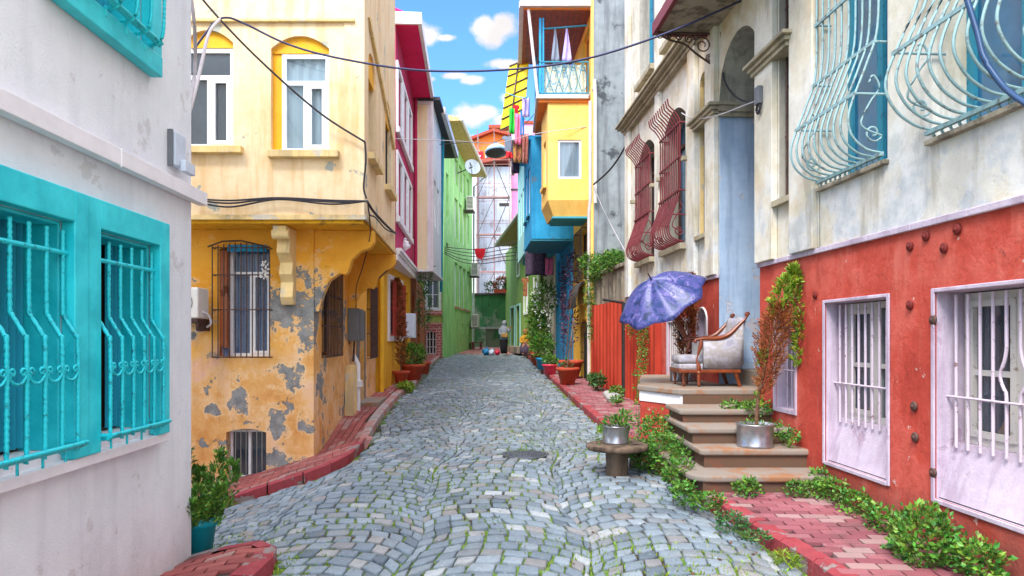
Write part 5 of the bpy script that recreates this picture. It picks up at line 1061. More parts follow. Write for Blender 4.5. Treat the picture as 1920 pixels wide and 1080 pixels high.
    for k, ft in (('S1', 'recess_grey'), ('S2', 'arch_yellow')):
        a, b, c, d, r = up[k]; reveals(up[k], .3, ft); w = window(t, P, a, b, c, d, rec=.2, fw=.04, fm='brown_wood', gm='glass_dark', cols=1, grille=bars(P, a+.03, b-.03, c, d-.1, -.05, 3, 6, .012, 'rust_iron'))
        MB().box(P, a-.04, b+.04, -.02, .07, c-.06, c).build('sill', 'facade_moulding', w)
    for k in ('U1', 'U2'):
        a, b, c, d, r = up[k]; reveals(up[k], .3, 'recess_grey'); window(t, P, a, b, c, d, rec=.2, fw=.07, fm='weathered_blue', gm='glass_blue', cols=2, transom=.6, sill=(.06, .1, .1, 'facade_moulding'))
    # pilasters, capitals, cornice
    m = MB()
    for (p, q) in ((7.5, 7.955), (6.62, 7.1), (9.275, 9.64), (10.09, 10.42), (11.98, 12.25), (14.25, 14.59)): m.box(P, y(p), y(q), .002, .07, ZR+.02, 10.3)
    m.build('pilasters', 'facade_cream', t, bevel=.008)
    for (p, q) in ((7.09, 7.99), (9.24, 10.08)):
        m = MB()
        for z, n, h in ((4.6, .1, .05), (4.65, .13, .05), (4.7, .17, .04)): m.box(P, y(p)-(n-.1), y(q)+(n-.1), -.25, n, z, z+h-.002)
        m.build('capital', 'facade_moulding', t, bevel=.006)
    m = MB()
    for z, n, h in ((5.88, .09, .06), (5.94, .13, .06), (6.0, .2, .05), (6.05, .24, .04)): m.box(P, y(9.7), y(14.6)+n-.05, 0.001, n, z, z+h-.002)
    m.build('cornice', 'facade_moulding', t, bevel=.006)
    m = MB()
    for (p, q) in ((10.45, 11.95), (12.3, 13.9)): m.box(P, y(p), y(p)+.1, .003, .12, 4.3, 4.36).box(P, y(q)-.1, y(q), .003, .12, 4.3, 4.36)
    m.build('band_moulding', 'facade_moulding', t)
    # entrance recess under the arch
    sa, sb = y(yA), y(yB); D = 1.5
    MB().quad(P(sb,-.004,.3), P(sb,-.004,4.72), P(sb,-D,4.72), P(sb,-D,.3)).quad(P(sa,-.004,.3), P(sa,-.004,4.72), P(sa,-D,4.72), P(sa,-D,.3)).quad(P(sa,-D,.3), P(sb,-D,.3), P(sb,-D,4.72), P(sa,-D,4.72)).build('porch_wall', 'porch_blue', t)
    m = MB(); pts = [((sa+sb)/2+(sb-sa)/2*math.cos(math.pi*k/20), 4.77+.66*math.sin(math.pi*k/20)) for k in range(21)]
    for (x0,y0),(x1,y1) in zip(pts, pts[1:]): m.quad(P(x0,-.004,y0), P(x1,-.004,y1), P(x1,-D,y1), P(x0,-D,y0)); m.quad(P(x0,-D,y0), P(x1,-D,y1), P(x1,-D,4.6), P(x0,-D,4.6))
    m.quad(P(sb,-.004,4.72), P(sb,-.004,4.78), P(sb,-D,4.78), P(sb,-D,4.72)).quad(P(sa,-.004,4.72), P(sa,-.004,4.78), P(sa,-D,4.78), P(sa,-D,4.72)); m.build('porch_vault', 'recess_grey', t)
    m = MB(); m.box(P, sb-.08, sb-.003, -D, .03, 4.62, 4.7).box(P, sb-.05, sb-.003, -D, .01, 4.56, 4.618); m.build('impost_moulding', 'facade_moulding', t, bevel=.006)
    m = MB().box(P, sb-.09, sb-.004, -.75, -.5, 2.75, 4.1); m.build('side_door', 'brown_wood', t)
    MB().box(P, sa+.15, sb-.15, -D+.003, -D+.06, 1.55, 3.9).build('door', 'weathered_blue', t)
    MB().box(P, sa+.01, sb-.01, -D+.01, -.25, .9, 1.2).box(P, sa+.01, sb-.01, -D+.02, -.5, 1.203, 1.42).build('door_step', 'stone_step', t, bevel=.012)
    m = MB(); m.box(P, sb-.16, sb-.01, -.7, -.25, 1.205, 1.3).box(P, sb-.1, sb-.01, -.72, -.2, 1.3, 1.34); m.build('step_trim', 'porch_blue', t)
    # canopy on scroll bracket
    y0, y1 = 6.2, 9.5
    m = MB(); m.box(P, y(y0), y(y1), .004, .78, 5.78, 5.86); m.build('canopy_soffit', 'lot_wall', t)
    m = MB().box(P, y(y0)-.02, y(y1)+.02, .782, .84, 5.74, 5.9).box(P, y(y1)+.002, y(y1)+.05, .0, .78, 5.74, 5.9).box(P, y(y0)-.05, y(y0)-.002, 0, .78, 5.74, 5.9); m.build('canopy_fascia', 'burgundy_iron', t)
    for yy, nm in ((9.42, 'scroll_bracket'), (6.3, 'scroll_bracket')):
        b = MB(); s = y(yy); o = P(s, 0, 0); un = P(s, 1, 0)-o; uz = Vector((0,0,1)); zt = 5.74
        b.tube([P(s, .0, zt), P(s, .8, zt)], .014, 6).tube([P(s, .02, zt), P(s, .02, zt-.5)], .016, 6)
        b.tube(smooth_path([P(s, .78, zt-.02), P(s, .62, zt-.1), P(s, .42, zt-.15), P(s, .25, zt-.28), P(s, .04, zt-.42)], 6), .014, 6)
        for (n_, z_, r_, st, sg) in ((.17,-.16,.12,0,1),(.36,-.08,.065,3,-1),(.5,-.06,.05,0,1),(.63,-.05,.035,2,-1),(.76,-.04,.05,1,1),(.08,-.33,.05,2,-1),(.27,-.05,.045,2,1)): b.tube(spiral(P(s, n_, zt+z_), un, uz, r_, 1.6, 30, st, sg, r_*.25), .009, 5)
        b.build(nm, 'rust_iron', t)
    MB().tube([P(y(9.0), .3, 5.78), P(y(9.0), .3, 6.9)], .008, 5).build('stay_rod', 'gutter_white', t)
    MB().box(I, 2.9, 8, -2, 14.6, 10.5, 10.7).build('roof', 'roof_tile', t)
    # cracks of rendering: shallow raised panels under sills
    for q in (6.6,): MB().box(P, y(q), y(q)+.04, .002, .018, ZR+.03, 3.0).build('plaster_rib', 'facade_cream', t, bevel=.006)
red_house()

# ------------------------------------------------------------------ yard wall with corrugated sheets
def yard():
    P = W(R1X(14.62), 14.62, 2.07, 17.45, True); t = thing('yard_wall', 'stained grey yard wall between the cream house and the yellow house', 'wall', (2.3, 16, 0))
    wall_mb(MB(), P, 0, P.len, -.2, 3.15, [], .3).build('wall', 'lot_wall', t); MB().box(P, 0, P.len-.01, -.34, .05, 3.15, 3.23).build('coping', 'lot_wall', t, bevel=.01)
    def corr(Wp, a, b, z0, z1, lab, n=.07):
        m = MB(); L = b-a; k = int(L/.02); m.sheet(lambda u, v: Wp(a+L*u, n+.035*max(-.7, min(.7, 1.6*math.sin(u*L*2*math.pi/.3))), z0+(z1-z0)*v), k, 1); d = thing('corrugated_panel', lab, 'metal sheet', Wp((a+b)/2, n, z0)); m.build('sheet', 'metal_red', d)
        MB().box(Wp, a-.04, a, 0.003, n+.04, z0, z1).box(Wp, b, b+.04, .003, n+.04, z0, z1).box(Wp, a, b, n-.045, n-.02, z1-.05, z1).build('frame', 'metal_red', d)
    corr(P, .35, P.len-.15, gz(2, 16)+.13, 2.42, 'red corrugated metal panel below the stained yard wall'); corr(RP, RP.SY(12.1), RP.SY(14.35), gz(2, 13)+.13, 2.2, 'red corrugated metal panel just left of the platform with the armchair')
    d = thing('drain_pipe', 'black vertical drain pipe between the two red corrugated panels', 'pipe', RP(RP.SY(14.52), .1, .4)); MB().tube([RP(RP.SY(14.52), .1, .4), RP(RP.SY(14.52), .1, 2.35)], .05, 8).build('pipe', 'black_iron', d); MB().tube([RP(RP.SY(14.52), .1, 2.35), RP(RP.SY(14.52), .55, 2.42)], .03, 6).build('elbow', 'black_iron', d)
yard()

# ------------------------------------------------------------------ stairs and platform
def stairs():
    t = thing('stone_stairs', 'worn stone stairs rising from the pavement to a red sided landing', 'stairs', (2.3, 7.5, .1))
    m = [(1.66, 6.42, .17, .326), (1.85, 6.82, .32, .509), (1.83, 7.18, .50, .675), (1.84, 7.62, .67, .82)]
    for i, (x0, y0, zb, zt) in enumerate(m):
        xr = R1X(y0)+.02; yb = 8.4
        MB().box(I, x0+(.12 if i == 0 else .05), xr, y0+.035, yb-.02*i, zb-.3 if i == 0 else zb-.1, zt-.06).build('riser', 'stone_face', t)
        rr = .2 if i == 0 else .05; poly = [(xr, y0), (xr, yb-.021*i), (x0, yb-.021*i)]+[(x0+rr-rr*math.cos(R_(q)), y0+rr-rr*math.sin(R_(q))) for q in (0, 15, 30, 45, 60, 75, 90)]
        n = len(poly); MB().add([Vector((a, b, z)) for z in (zt-.06, zt) for a, b in poly], [tuple(range(n)), tuple(range(n, 2*n))]+[(k, (k+1) % n, n+(k+1) % n, n+k) for k in range(n)]).build('tread', 'stone_step', t, bevel=.018)
    pf = [(1.66,8.97),(2.03,8.3),(R1X(8.3)+.03,8.3),(3.6,8.31),(3.6,9.25),(2.9,9.26),(2.9,11.6),(2.2,11.6)]; n = len(pf)
    def pr(z0, z1, off=0, mt='red_paint', nm='landing_wall', bev=0):
        pl = [(x+(-off if x < 2.5 else 0), y_-(off if y_ < 9 and y_ < 8.35 else 0)) for x, y_ in pf]
        MB().add([Vector((a, b, z)) for z in (z0, z1) for a, b in pl], [tuple(range(n)), tuple(range(n, 2*n))]+[(k, (k+1) % n, n+(k+1) % n, n+k) for k in range(n)]).build(nm, mt, t, bevel=bev)
    pr(-.3, .8); pr(.802, .925, .012, 'white_trim', 'landing_band'); pr(.927, 1.0, .04, 'stone_step', 'landing_slab', .016)
    MB().box(I, 2.04, 2.95, 8.255, 8.29, .8, .926).build('landing_front', 'stone_face', t)
stairs()

# ------------------------------------------------------------------ armchair (faces the street, seen from its side)
def armchair():
    x0, y0, z0 = 2.08, 8.9, 1.0; t = thing('armchair', 'antique armchair with carved wooden arms and worn pale upholstery on the landing', 'armchair', (2.5, y0, z0))
    yn, yf = y0-.27, y0+.27
    V3 = lambda x, y_, z: Vector((x0+x, y_, z0+z))
    MB().box(I, x0+.0, x0+.33, yn+.05, yf-.05, z0+.28, z0+.4).build('seat_cushion', 'upholstery', t, bevel=.045, subd=1)
    MB().box(I, x0+.01, x0+.78, yn+.03, yf-.03, z0+.21, z0+.285).build('seat_base', 'upholstery', t, bevel=.02)
    # side panels and a curved back, as one padded shell
    prof = [(.30, .24, .57), (.38, .23, .575), (.46, .23, .585), (.54, .23, .60), (.62, .23, .63), (.69, .235, .69), (.75, .25, .77), (.79, .28, .83)]
    for yy, nm in ((yn, 'side_panel'), (yf, 'side_panel')):
        m = MB(); th = .06; vs = []
        for (x, a, b) in prof: vs += [V3(x-.0, yy-th/2, a), V3(x, yy-th/2-.012, (a+b)/2), V3(x, yy-th/2, b-.01), V3(x, yy+th/2, b-.01), V3(x, yy+th/2+.01, (a+b)/2), V3(x, yy+th/2, a)]
        fs = [(i*6+k, i*6+(k+1) % 6, i*6+6+(k+1) % 6, i*6+6+k) for i in range(len(prof)-1) for k in range(6)]+[tuple(range(6)), tuple(range(len(vs)-6, len(vs)))]
        m.add(vs, fs, True); m.build(nm, 'upholstery', t)
    m = MB(); m.sheet(lambda u, v: V3(.66+.14*v+.05*math.sin(math.pi*u), yn+(yf-yn)*u, .24+.62*v), 12, 8); m.build('back_rest', 'upholstery', t, solid=.07)
    for yy in (yn-.02, yf+.02):
        pts = smooth_path([V3(.2, yy, .585), V3(.3, yy, .60), V3(.42, yy, .60), V3(.53, yy, .615), V3(.62, yy, .655), V3(.69, yy, .72), V3(.76, yy, .79), V3(.82, yy, .85), V3(.85, yy, .905)], 6)
        n = len(pts); MB().tube(pts, [.016+.014*math.sin(math.pi*min(1, i/n*1.2)) for i in range(n)], 8).build('arm_rail', 'wood_polish', t)
        MB().tube(spiral(V3(.84, yy, .9), Vector((1,0,0)), Vector((0,0,1)), .028, 1.5, 16, 0, 1, .008), .013, 6).tube(spiral(V3(.2, yy, .568), Vector((1,0,0)), Vector((0,0,1)), .024, 1.3, 14, 1.5, 1, .006), .012, 6).build('scroll', 'wood_polish', t)
        pts = smooth_path([V3(.27, yy, .59), V3(.26, yy, .5), V3(.235, yy, .42), V3(.215, yy, .34), V3(.235, yy, .27), V3(.24, yy, .2)], 5); MB().tube(pts, [.018+.01*math.sin(i*.35) for i in range(len(pts))], 8).build('arm_post', 'wood_polish', t)
        MB().box(I, x0+.03, x0+.76, yy-.018, yy+.018, z0+.175, z0+.215).build('apron', 'wood_polish', t, bevel=.008)
    MB().box(I, x0+.005, x0+.04, yn, yf, z0+.17, z0+.215).build('apron', 'wood_polish', t, bevel=.008)
    for (lx, yy) in ((.24, yn-.02), (.07, yn+.06), (.07, yf-.02), (.24, yf+.02)):
        MB().lathe(V3(lx, yy, 0), [(.008,0),(.013,.0),(.012,.02),(.022,.035),(.015,.05),(.02,.1),(.026,.14),(.018,.155),(.03,.17),(.03,.195),(.01,.2)], 10).build('leg', 'wood_polish', t)
    for yy in (yn, yf): 
        pts = smooth_path([V3(.7, yy, .2), V3(.72, yy, .12), V3(.76, yy, .0)], 4); MB().tube(pts, [.034-.0018*i for i in range(len(pts))], 6).build('leg', 'wood_polish', t)
    b = MB().tube([V3(.02,yn+.02,.22), V3(.02,yf-.02,.22)], .012, 6); b.build('front_rail', 'wood_polish', t)
armchair()

def umbrella():
    c = Vector((1.99, 9.2, 2.11)); ax = Vector((-.50, -.40, .77)).normalized(); u = ax.cross(Vector((0,0,1))).normalized(); v = ax.cross(u); R = .63; H = .36
    t = thing('umbrella', 'open blue violet patterned umbrella tilted over the landing beside the armchair', 'umbrella', (2.3, 9.4, 1.3))
    m = MB(); nr = 8
    def can(a, r):
        k = abs(((a/(2*math.pi)*nr) % 1)-.5)*2  # 1 on a rib, 0 between ribs
        rr = R*r*(1-.11*(1-k)*r); h = H*(math.cos(r*1.5))-.06*(1-k)*r*(1.05-r)*3+.03*(1-k)*r*r - H*math.cos(1.5)
        return c+(u*math.cos(a)+v*math.sin(a))*rr+ax*h
    m.sheet(lambda p, q: can(p*2*math.pi, max(.02, q)), 64, 12); m.build('canopy', 'umbrella_cloth', t, solid=.003)
    for k in range(nr):
        a = 2*math.pi*(k+0)/nr; MB().tube([can(a, q/8)-ax*.008 for q in range(9)], .0035, 4).build('rib', 'grey_box', t); MB().tube([c+ax*.02, can(a, .55)-ax*.01], .003, 4).build('strut', 'grey_box', t)
    MB().tube([c+ax*(H+.06), c-ax*.55], .006, 6).build('shaft', 'grey_box', t); MB().tube([c+ax*(H+.085), c+ax*(H-.02)], .009, 6).build('ferrule', 'black_iron', t)
    MB().tube(smooth_path([c-ax*.53, c-ax*.66, c-ax*.7+u*.04, c-ax*.66+u*.075], 5), .012, 7).build('handle', 'black_iron', t)
umbrella()

# ------------------------------------------------------------------ potted plants
def metal_tub(c, r, h, par):
    MB().lathe(c, [(r*.1,0),(r*.96,0),(r*.97,h*.1),(r*.95,h*.12),(r*.97,h*.5),(r*.98,h*.9),(r*1.03,h*.95),(r*1.03,h),(r*.97,h),(r*.95,h*.85),(r*.1,h*.84)], 28).build('tub', 'galvanised', par)
    MB().lathe(c, [(.01,h*.86),(r*.94,h*.86),(r*.94,h*.88),(.01,h*.9)], 16).build('soil', 'soil', par)
def P7(px, py, Y=6.98): return at(px, py, Y)
def step_conifer():
    c = Vector((2.46, 7.02, .509)); t = thing('potted_conifer', 'half browned conifer leaning in a metal tub on the stone steps', 'potted tree', c); metal_tub(c, .185, .235, t)
    path = [P7(1418,800), P7(1422,745), P7(1432,700), P7(1442,650), P7(1458,600), P7(1476,560), P7(1486,520), P7(1490,500)]
    MB().tube(smooth_path(path, 4), .02, 7, .005).tube([P7(1426,730), P7(1450,690), P7(1462,650)], .011, 5, .005).tube([P7(1436,690), P7(1425,660)], .008, 5).build('trunk', 'bark', t)
    m = MB(); spray_plant(m, [P7(1430,742), P7(1442,690), P7(1448,650), P7(1456,610), P7(1462,575)], [.08,.15,.19,.17,.08], 900, .04, .009); m.build('dead_foliage', 'leaf_brown', t, recalc=False)
    m = MB(); spray_plant(m, [P7(1492,690), P7(1498,640), P7(1500,600), P7(1494,560), P7(1488,520), P7(1488,498)], [.05,.08,.09,.1,.07,.01], 250, .055, .018, per=6); spray_plant(m, [P7(1455,600), P7(1462,565), P7(1474,540), P7(1480,520)], [.08,.11,.09,.05], 110, .055, .018)
    spray_plant(m, [P7(1425,690), P7(1432,660)], [.04,.06], 40, .03, .01); spray_plant(m, [P7(1422,765), P7(1424,740)], [.04,.05], 26, .03, .01); m.build('foliage', 'leaf_lime', t, recalc=False)
    m = MB(); foliage(m, [(c.x,c.y,c.z+.23,.15,.15,.03)], 120, .035, .012); m.build('undergrowth', 'leaf_green', t, recalc=False)
step_conifer()
def landing_conifer():
    c = Vector((2.5, 9.85, 1.0)); t = thing('potted_conifer', 'dried reddish brown conifer in a pale bucket behind the armchair and umbrella', 'potted tree', c); metal_tub(c, .13, .2, t)
    m = MB(); spray_plant(m, [c+Vector((-.03,0,.2)), c+Vector((-.04,0,.7)), c+Vector((0,0,1.15)), c+Vector((.04,0,1.5))], [.12,.17,.16,.05], 1100, .045, .013); m.build('dead_foliage', 'leaf_brown', t, recalc=False); MB().tube([c+Vector((0,0,.1)), c+Vector((0,0,1.3))], .014, 6, .005).build('trunk', 'bark', t)
    c = Vector((2.32, 9.75, 1.0)); t = thing('metal_bucket', 'empty metal bucket under the armchair on the landing', 'bucket', c); metal_tub(c, .1, .2, t)
    t = MB(); 
    for k in range(22): q = k/21; p = at(1262+34*q, 588+64*q, 9.3); t.lathe(p, [(.004,-.03),(.028+.006*math.sin(k*2),-.01),(.026,.012),(.004,.03)], 7, Matrix.Rotation(R_(30), 3, 'Y'))
    t.build('dried_garland', 'wood_polish', label='dark dried garland hanging from the umbrella towards the armchair', cat='garland')
landing_conifer()
def spool():
    x, y_ = 1.17, 7.72; z = gz(x, y_); t = thing('spool_table', 'weathered wooden cable spool used as a low table at the kerb', 'table', (x, y_, z)); m = MB().lathe((x, y_, z), [(.1,0),(.125,0),(.12,.1),(.128,.2),(.125,.3),(.05,.3)], 12); m.build('stem', 'wood_old', t, bevel=.006)
    MB().lathe((x, y_, z), [(.03,.29),(.33,.288),(.345,.3),(.345,.335),(.33,.345),(.03,.345)], 30).build('tabletop', 'wood_old', t); MB().lathe((x+.2, y_-.05, z), [(.002,.346),(.028,.346),(.028,.349),(.002,.349)], 12).build('axle_hole_shade', 'dark_room', t)  # axle hole is a flat near-black disc, its shade put into the colour
    x2, y2 = 1.45, 8.15; t2 = thing('spool_table', 'darker smaller wooden disc table half hidden behind the cable spool table', 'table', (x2, y2, gz(x2, y2))); MB().lathe((x2, y2, gz(x2, y2)), [(.03,.26),(.2,.26),(.2,.3),(.03,.3)], 20).build('tabletop', 'wood_old', t2); MB().lathe((x2, y2, gz(x2, y2)), [(.03,0),(.07,0),(.07,.26),(.03,.26)], 10).build('stem', 'wood_old', t2)
    c = Vector((x-.01, y_+.04, z+.347)); t = thing('metal_tub_plant', 'trailing green plant in a metal tub standing on the cable spool table', 'potted plant', c); metal_tub(c, .15, .2, t)
    m = MB(); foliage(m, [(c.x,c.y,c.z+.23,.16,.15,.07),(c.x+.1,c.y,c.z+.27,.1,.1,.1),(c.x-.17,c.y-.03,c.z+.08,.06,.07,.12),(c.x+.17,c.y,c.z+.1,.03,.06,.14)], 420, .06, .02); m.build('leaves', 'leaf_green', t, recalc=False)
spool()
def potted(name, lab, c, r0, r1, h, mt, blobs, n, L, w, leafm='leaf_green', cat='potted plant', stem=None):
    c = Vector(c); t = thing(name, lab, cat, c); pot(t, c, r0, r1, h, mt); MB().lathe(c, [(.01,h*.85),(r1*.9,h*.85),(r1*.9,h*.87),(.01,h*.88)], 14).build('soil', 'soil', t)
    if stem: MB().tube(smooth_path([c+Vector(s) for s in stem], 4), .014, 6, .005).build('stem', 'bark', t)
    if blobs: m = MB(); foliage(m, [(c.x+b[0], c.y+b[1], c.z+b[2], b[3], b[4], b[5]) for b in blobs], n, L, w); m.build('leaves', leafm, t, recalc=False)
    return t, c
def G3(x, y_, up=.12): return (x, y_, gz(x, y_)+up)
# turquoise pot behind the white house
t, c = potted('potted_conifer', 'bright green bushy conifer in a tall turquoise pot behind the white house corner', (-2.44, 5.37, gz(-2.44, 5.37)), .1, .15, .36, 'teal_pot', None, 0, 0, 0)
m = MB()
for k in range(11): a_ = k*2.4; r_ = .07+.1*(k % 3)/2; b_ = c+Vector((r_*math.cos(a_), r_*math.sin(a_), .3)); tip = b_+Vector((.13*math.cos(a_)+random.gauss(0,.03), .13*math.sin(a_), random.uniform(.22,.58))); spray_plant(m, [b_, b_.lerp(tip, .6), tip], [.1,.09,.02], 105, .045, .014, up=1.1)
m.build('foliage', 'leaf_green', t, recalc=False)
# left side pots by the yellow ground floor
t, c = potted('potted_conifer', 'tall dried brown conifer in the nearest terracotta pot on the left pavement', G3(-2.75, 17.2), .13, .2, .34, 'terracotta', None, 0, 0, 0, stem=[(0,0,.3),(0,0,2.0)])
m = MB(); spray_plant(m, [c+Vector((0,0,.45)), c+Vector((.0,0,1.3)), c+Vector((-.1,0,2.3)), c+Vector((-.12,0,2.6))], [.1,.15,.15,.04], 520, .08, .02); m.build('dead_foliage', 'leaf_brown', t, recalc=False)
potted('potted_bush', 'green bush in a wide terracotta pot between the brown conifer and the thin tree', G3(-2.66, 18.6), .2, .32, .42, 'terracotta', [(0,0,.65,.34,.34,.3)], 900, .11, .035, 'leaf_green')
t, c = potted('potted_tree', 'thin twisted evergreen in a small terracotta pot farthest along the left pavement', G3(-2.62, 20.6), .14, .2, .36, 'terracotta', [(.0,0,2.0,.22,.2,.7),(.05,0,3.0,.2,.2,.4)], 700, .13, .03, 'leaf_dark', stem=[(0,0,.3),(.05,0,1.2),(-.05,0,2.0),(.1,0,3.3)])
# right side pots
potted('potted_plant', 'leafy plant in a terracotta bowl pot nearest on the right pavement with a leaning stick', G3(1.38, 17.2), .17, .27, .42, 'terracotta', [(0,0,.5,.12,.12,.12)], 60, .1, .03, 'leaf_dark', stem=[(-.05,0,.4),(.0,.0,1.2),(.1,.1,2.2)])
c = G3(1.62, 19.0); t, _ = potted('potted_climber', 'dark climbing shrub in the second terracotta bowl pot beside the blue house', c, .2, .33, .5, 'terracotta', [(0,.3,1.6,.2,.2,.9),(.1,.6,3.0,.2,.3,.6)], 420, .1, .05, 'leaf_purple', stem=[(0,0,.4),(.05,.2,1.6),(.1,.5,3.2)])
potted('potted_plant', 'small plant in a pink plastic tub on the right pavement', G3(1.12, 20.4), .16, .22, .3, 'pink_plastic', [(0,0,.38,.2,.2,.14)], 300, .11, .04, 'leaf_green')
potted('potted_plant', 'leafy plant in a blue plastic bucket on the right pavement', G3(.98, 22.4), .16, .21, .38, 'blue_plastic', [(0,0,.75,.36,.3,.4)], 700, .14, .05, 'leaf_green')
t, c = potted('flowering_shrub', 'tall shrub of white flowers in a brown pot against the pale house', G3(.92, 24.6), .16, .24, .42, 'terracotta', [(.1,0,1.2,.35,.3,.8),(.25,0,2.3,.45,.35,.7),(-.05,.2,1.8,.3,.3,.7)], 1700, .14, .05, 'leaf_green', stem=[(0,0,.4),(.1,0,1.5),(.2,0,2.6)])
m = MB(); foliage(m, [(c.x+.2,c.y-.25,c.z+2.3,.5,.2,.6),(c.x+.25,c.y-.3,c.z+1.4,.25,.1,.6)], 170, .08, .055); m.build('flowers', 'petal_white', t, recalc=False)
potted('potted_bamboo', 'yellow green bamboo clump standing beside the white flowering shrub', G3(.95, 26.3), .2, .28, .4, 'terracotta', [(0,0,1.3,.35,.3,1.0)], 900, .2, .04, 'leaf_lime', stem=[(0,0,.4),(0,0,2.2)])
t = thing('leaning_stick', 'long wooden stick leaning out of the nearest terracotta bowl pot on the right', 'stick', (1.3, 17.1, .6)); MB().tube([(1.33,17.05,.75), (1.55,17.3,2.1)], .02, 6).build('shaft', 'wood_old', t)

# ------------------------------------------------------------------ weeds and creepers
def weeds(name, lab, cat, blobs, n, L, w, mat='leaf_green', group=None):
    m = MB()
    for b in blobs:
        for q in range(max(3, int(60*b[3]*b[4]/.04))):   # sprigs: short stems each carrying a whorl of leaves
            a = random.random()*6.28; r = random.random()**.5; p = Vector((b[0]+b[3]*r*math.cos(a), b[1]+b[4]*r*math.sin(a), b[2]+b[5]*random.uniform(-.5, .95)*(1-.5*r*r)))
            for e in range(5): a2 = random.random()*6.28; leaf(m, p, Vector((math.cos(a2), math.sin(a2), random.uniform(-.1, .6))), L*random.uniform(.5, 1.1), w*random.uniform(.7, 1))
    foliage(m, blobs, int(n*.9), L*.75, w*.75, .7)
    for b in blobs:
        for k in range(7): a = random.random()*6.28; m.tube([Vector((b[0], b[1], b[2]-b[5]*.9)), Vector((b[0]+b[3]*.6*math.cos(a), b[1]+b[4]*.6*math.sin(a), b[2]+b[5]*.5))], .003, 4, .001)
    return m.build(name, mat, label=lab, cat=cat, group=group, recalc=False)
weeds('weed_bush', 'big broad leaved green bush under the nearest lavender window', 'bush', [(2.74,4.6,.25,.2,.2,.25),(2.9,4.3,.2,.13,.16,.17),(2.7,4.85,.12,.1,.1,.08)], 1500, .06, .036)
weeds('weed_bush', 'low leafy weeds along the red wall below the middle lavender window', 'weeds', [(2.86,5.3,.2,.13,.25,.12),(2.84,5.75,.22,.12,.25,.13),(2.86,6.15,.24,.12,.2,.13)], 900, .05, .03)
weeds('weed_bush', 'weeds at the right end of the lowest stone step', 'weeds', [(2.65,6.28,.24,.22,.08,.08),(2.87,6.45,.3,.1,.12,.1)], 420, .05, .03)
weeds('weed_bush', 'small round weed in front of the lowest stone step', 'weeds', [(2.14,6.3,.24,.13,.07,.09)], 200, .055, .035)
weeds('weed_bush', 'thick green weeds climbing the red side of the landing', 'bush', [(1.72,8.2,.4,.25,.28,.35),(1.68,7.7,.32,.2,.3,.28),(1.5,7.95,.25,.18,.25,.18),(1.8,7.35,.3,.12,.2,.25)], 2400, .055, .03)
weeds('weed_bush', 'weeds hugging the left end of the lowest stone step', 'weeds', [(1.66,6.9,.25,.15,.25,.2),(1.58,6.35,.18,.12,.2,.13),(1.72,6.1,.16,.16,.14,.09)], 1000, .05, .03)
weeds('weed_bush', 'leafy weeds on the upper steps behind the metal tub', 'weeds', [(2.76,7.25,.62,.15,.16,.12),(2.7,7.7,.82,.2,.2,.1),(2.78,6.95,.6,.1,.12,.1),(2.45,7.75,.84,.12,.1,.08)], 800, .05, .028)
weeds('weed_tuft', 'tuft of weeds at the kerb edge below the stone steps', 'weeds', [(1.78,5.6,.12,.13,.2,.08),(1.84,5.2,.1,.1,.12,.06)], 300, .045, .024, 'leaf_dark')
weeds('weed_tuft', 'dry yellowish weeds spilling over the near right kerb', 'weeds', [(1.93,4.85,.06,.08,.15,.05)], 160, .05, .015, 'leaf_lime')
weeds('creeper', 'green creeper hanging down the corner of the landing near the corrugated panel', 'vine', [(1.68,9.3,1.0,.06,.1,.3),(1.64,9.0,.65,.06,.08,.3),(2.3,12.2,1.2,.08,.3,.4),(2.4,12.7,1.6,.1,.3,.35),(2.3,13.3,1.9,.12,.3,.3)], 900, .05, .028, 'leaf_green')
weeds('ivy_cascade', 'green ivy spilling over the top of the stained yard wall', 'ivy', [(2.2,16.9,3.3,.3,.6,.3),(2.3,15.8,3.35,.3,.6,.28),(1.98,17.4,2.7,.16,.2,.7),(2.0,17.3,1.9,.12,.15,.5),(2.05,17.6,3.5,.35,.3,.3)], 4200, .09, .035, 'leaf_green')
weeds('weed_tuft', 'weeds at the foot of the far red corrugated panel', 'weeds', [(1.95,15.7,.62,.15,.3,.22),(1.95,16.9,.6,.12,.2,.18)], 500, .09, .04, 'leaf_dark')
weeds('weed_tuft', 'weeds beside the pale stones near the black drain pipe', 'weeds', [(2.1,13.9,.52,.15,.3,.15),(1.95,12.9,.45,.12,.2,.1)], 420, .06, .03, 'leaf_green')
weeds('weed_tuft', 'bright weeds on the left kerb below the terracotta pots', 'weeds', [(-2.5,16.3,.45,.18,.35,.14)], 340, .09, .04, 'leaf_lime')
weeds('weed_tuft', 'weeds along the right kerb edge in front of the spool table', 'weeds', [(1.38,10.6,.17,.06,.5,.06),(1.5,9.6,.15,.06,.4,.06)], 300, .04, .02, 'leaf_lime')
for i, (x, y_, r) in enumerate(((2.0,14.3,.13),(1.98,13.5,.16))):
    m = MB(); m.sheet(lambda u, v: Vector((x, y_, gz(x, y_)+.12+r*.4))+Vector((math.cos(u*6.283)*math.sin(v*3.14), math.sin(u*6.283)*math.sin(v*3.14), .7*math.cos(v*3.14)))*r*(1+.15*math.sin(u*13+v*7)), 12, 8); m.build('stone_block', 'rock', label=('smaller pale stone on the right pavement, farther from the stairs', 'larger pale stone on the right pavement by the corrugated panel')[i], cat='stone')
weeds('creeper', 'dark leafless creeper climbing the blue house wall', 'vine', [(1.6,21.5,2.0,.1,.5,1.2),(1.65,22.5,3.2,.1,.6,1.0)], 420, .09, .04, 'leaf_purple')
weeds('creeper', 'green creeper with red flowers at the door of the olive green house', 'vine', [(1.1,30.5,2.4,.15,.6,.9),(.9,31.5,1.6,.15,.3,.5)], 500, .13, .07, 'leaf_dark')

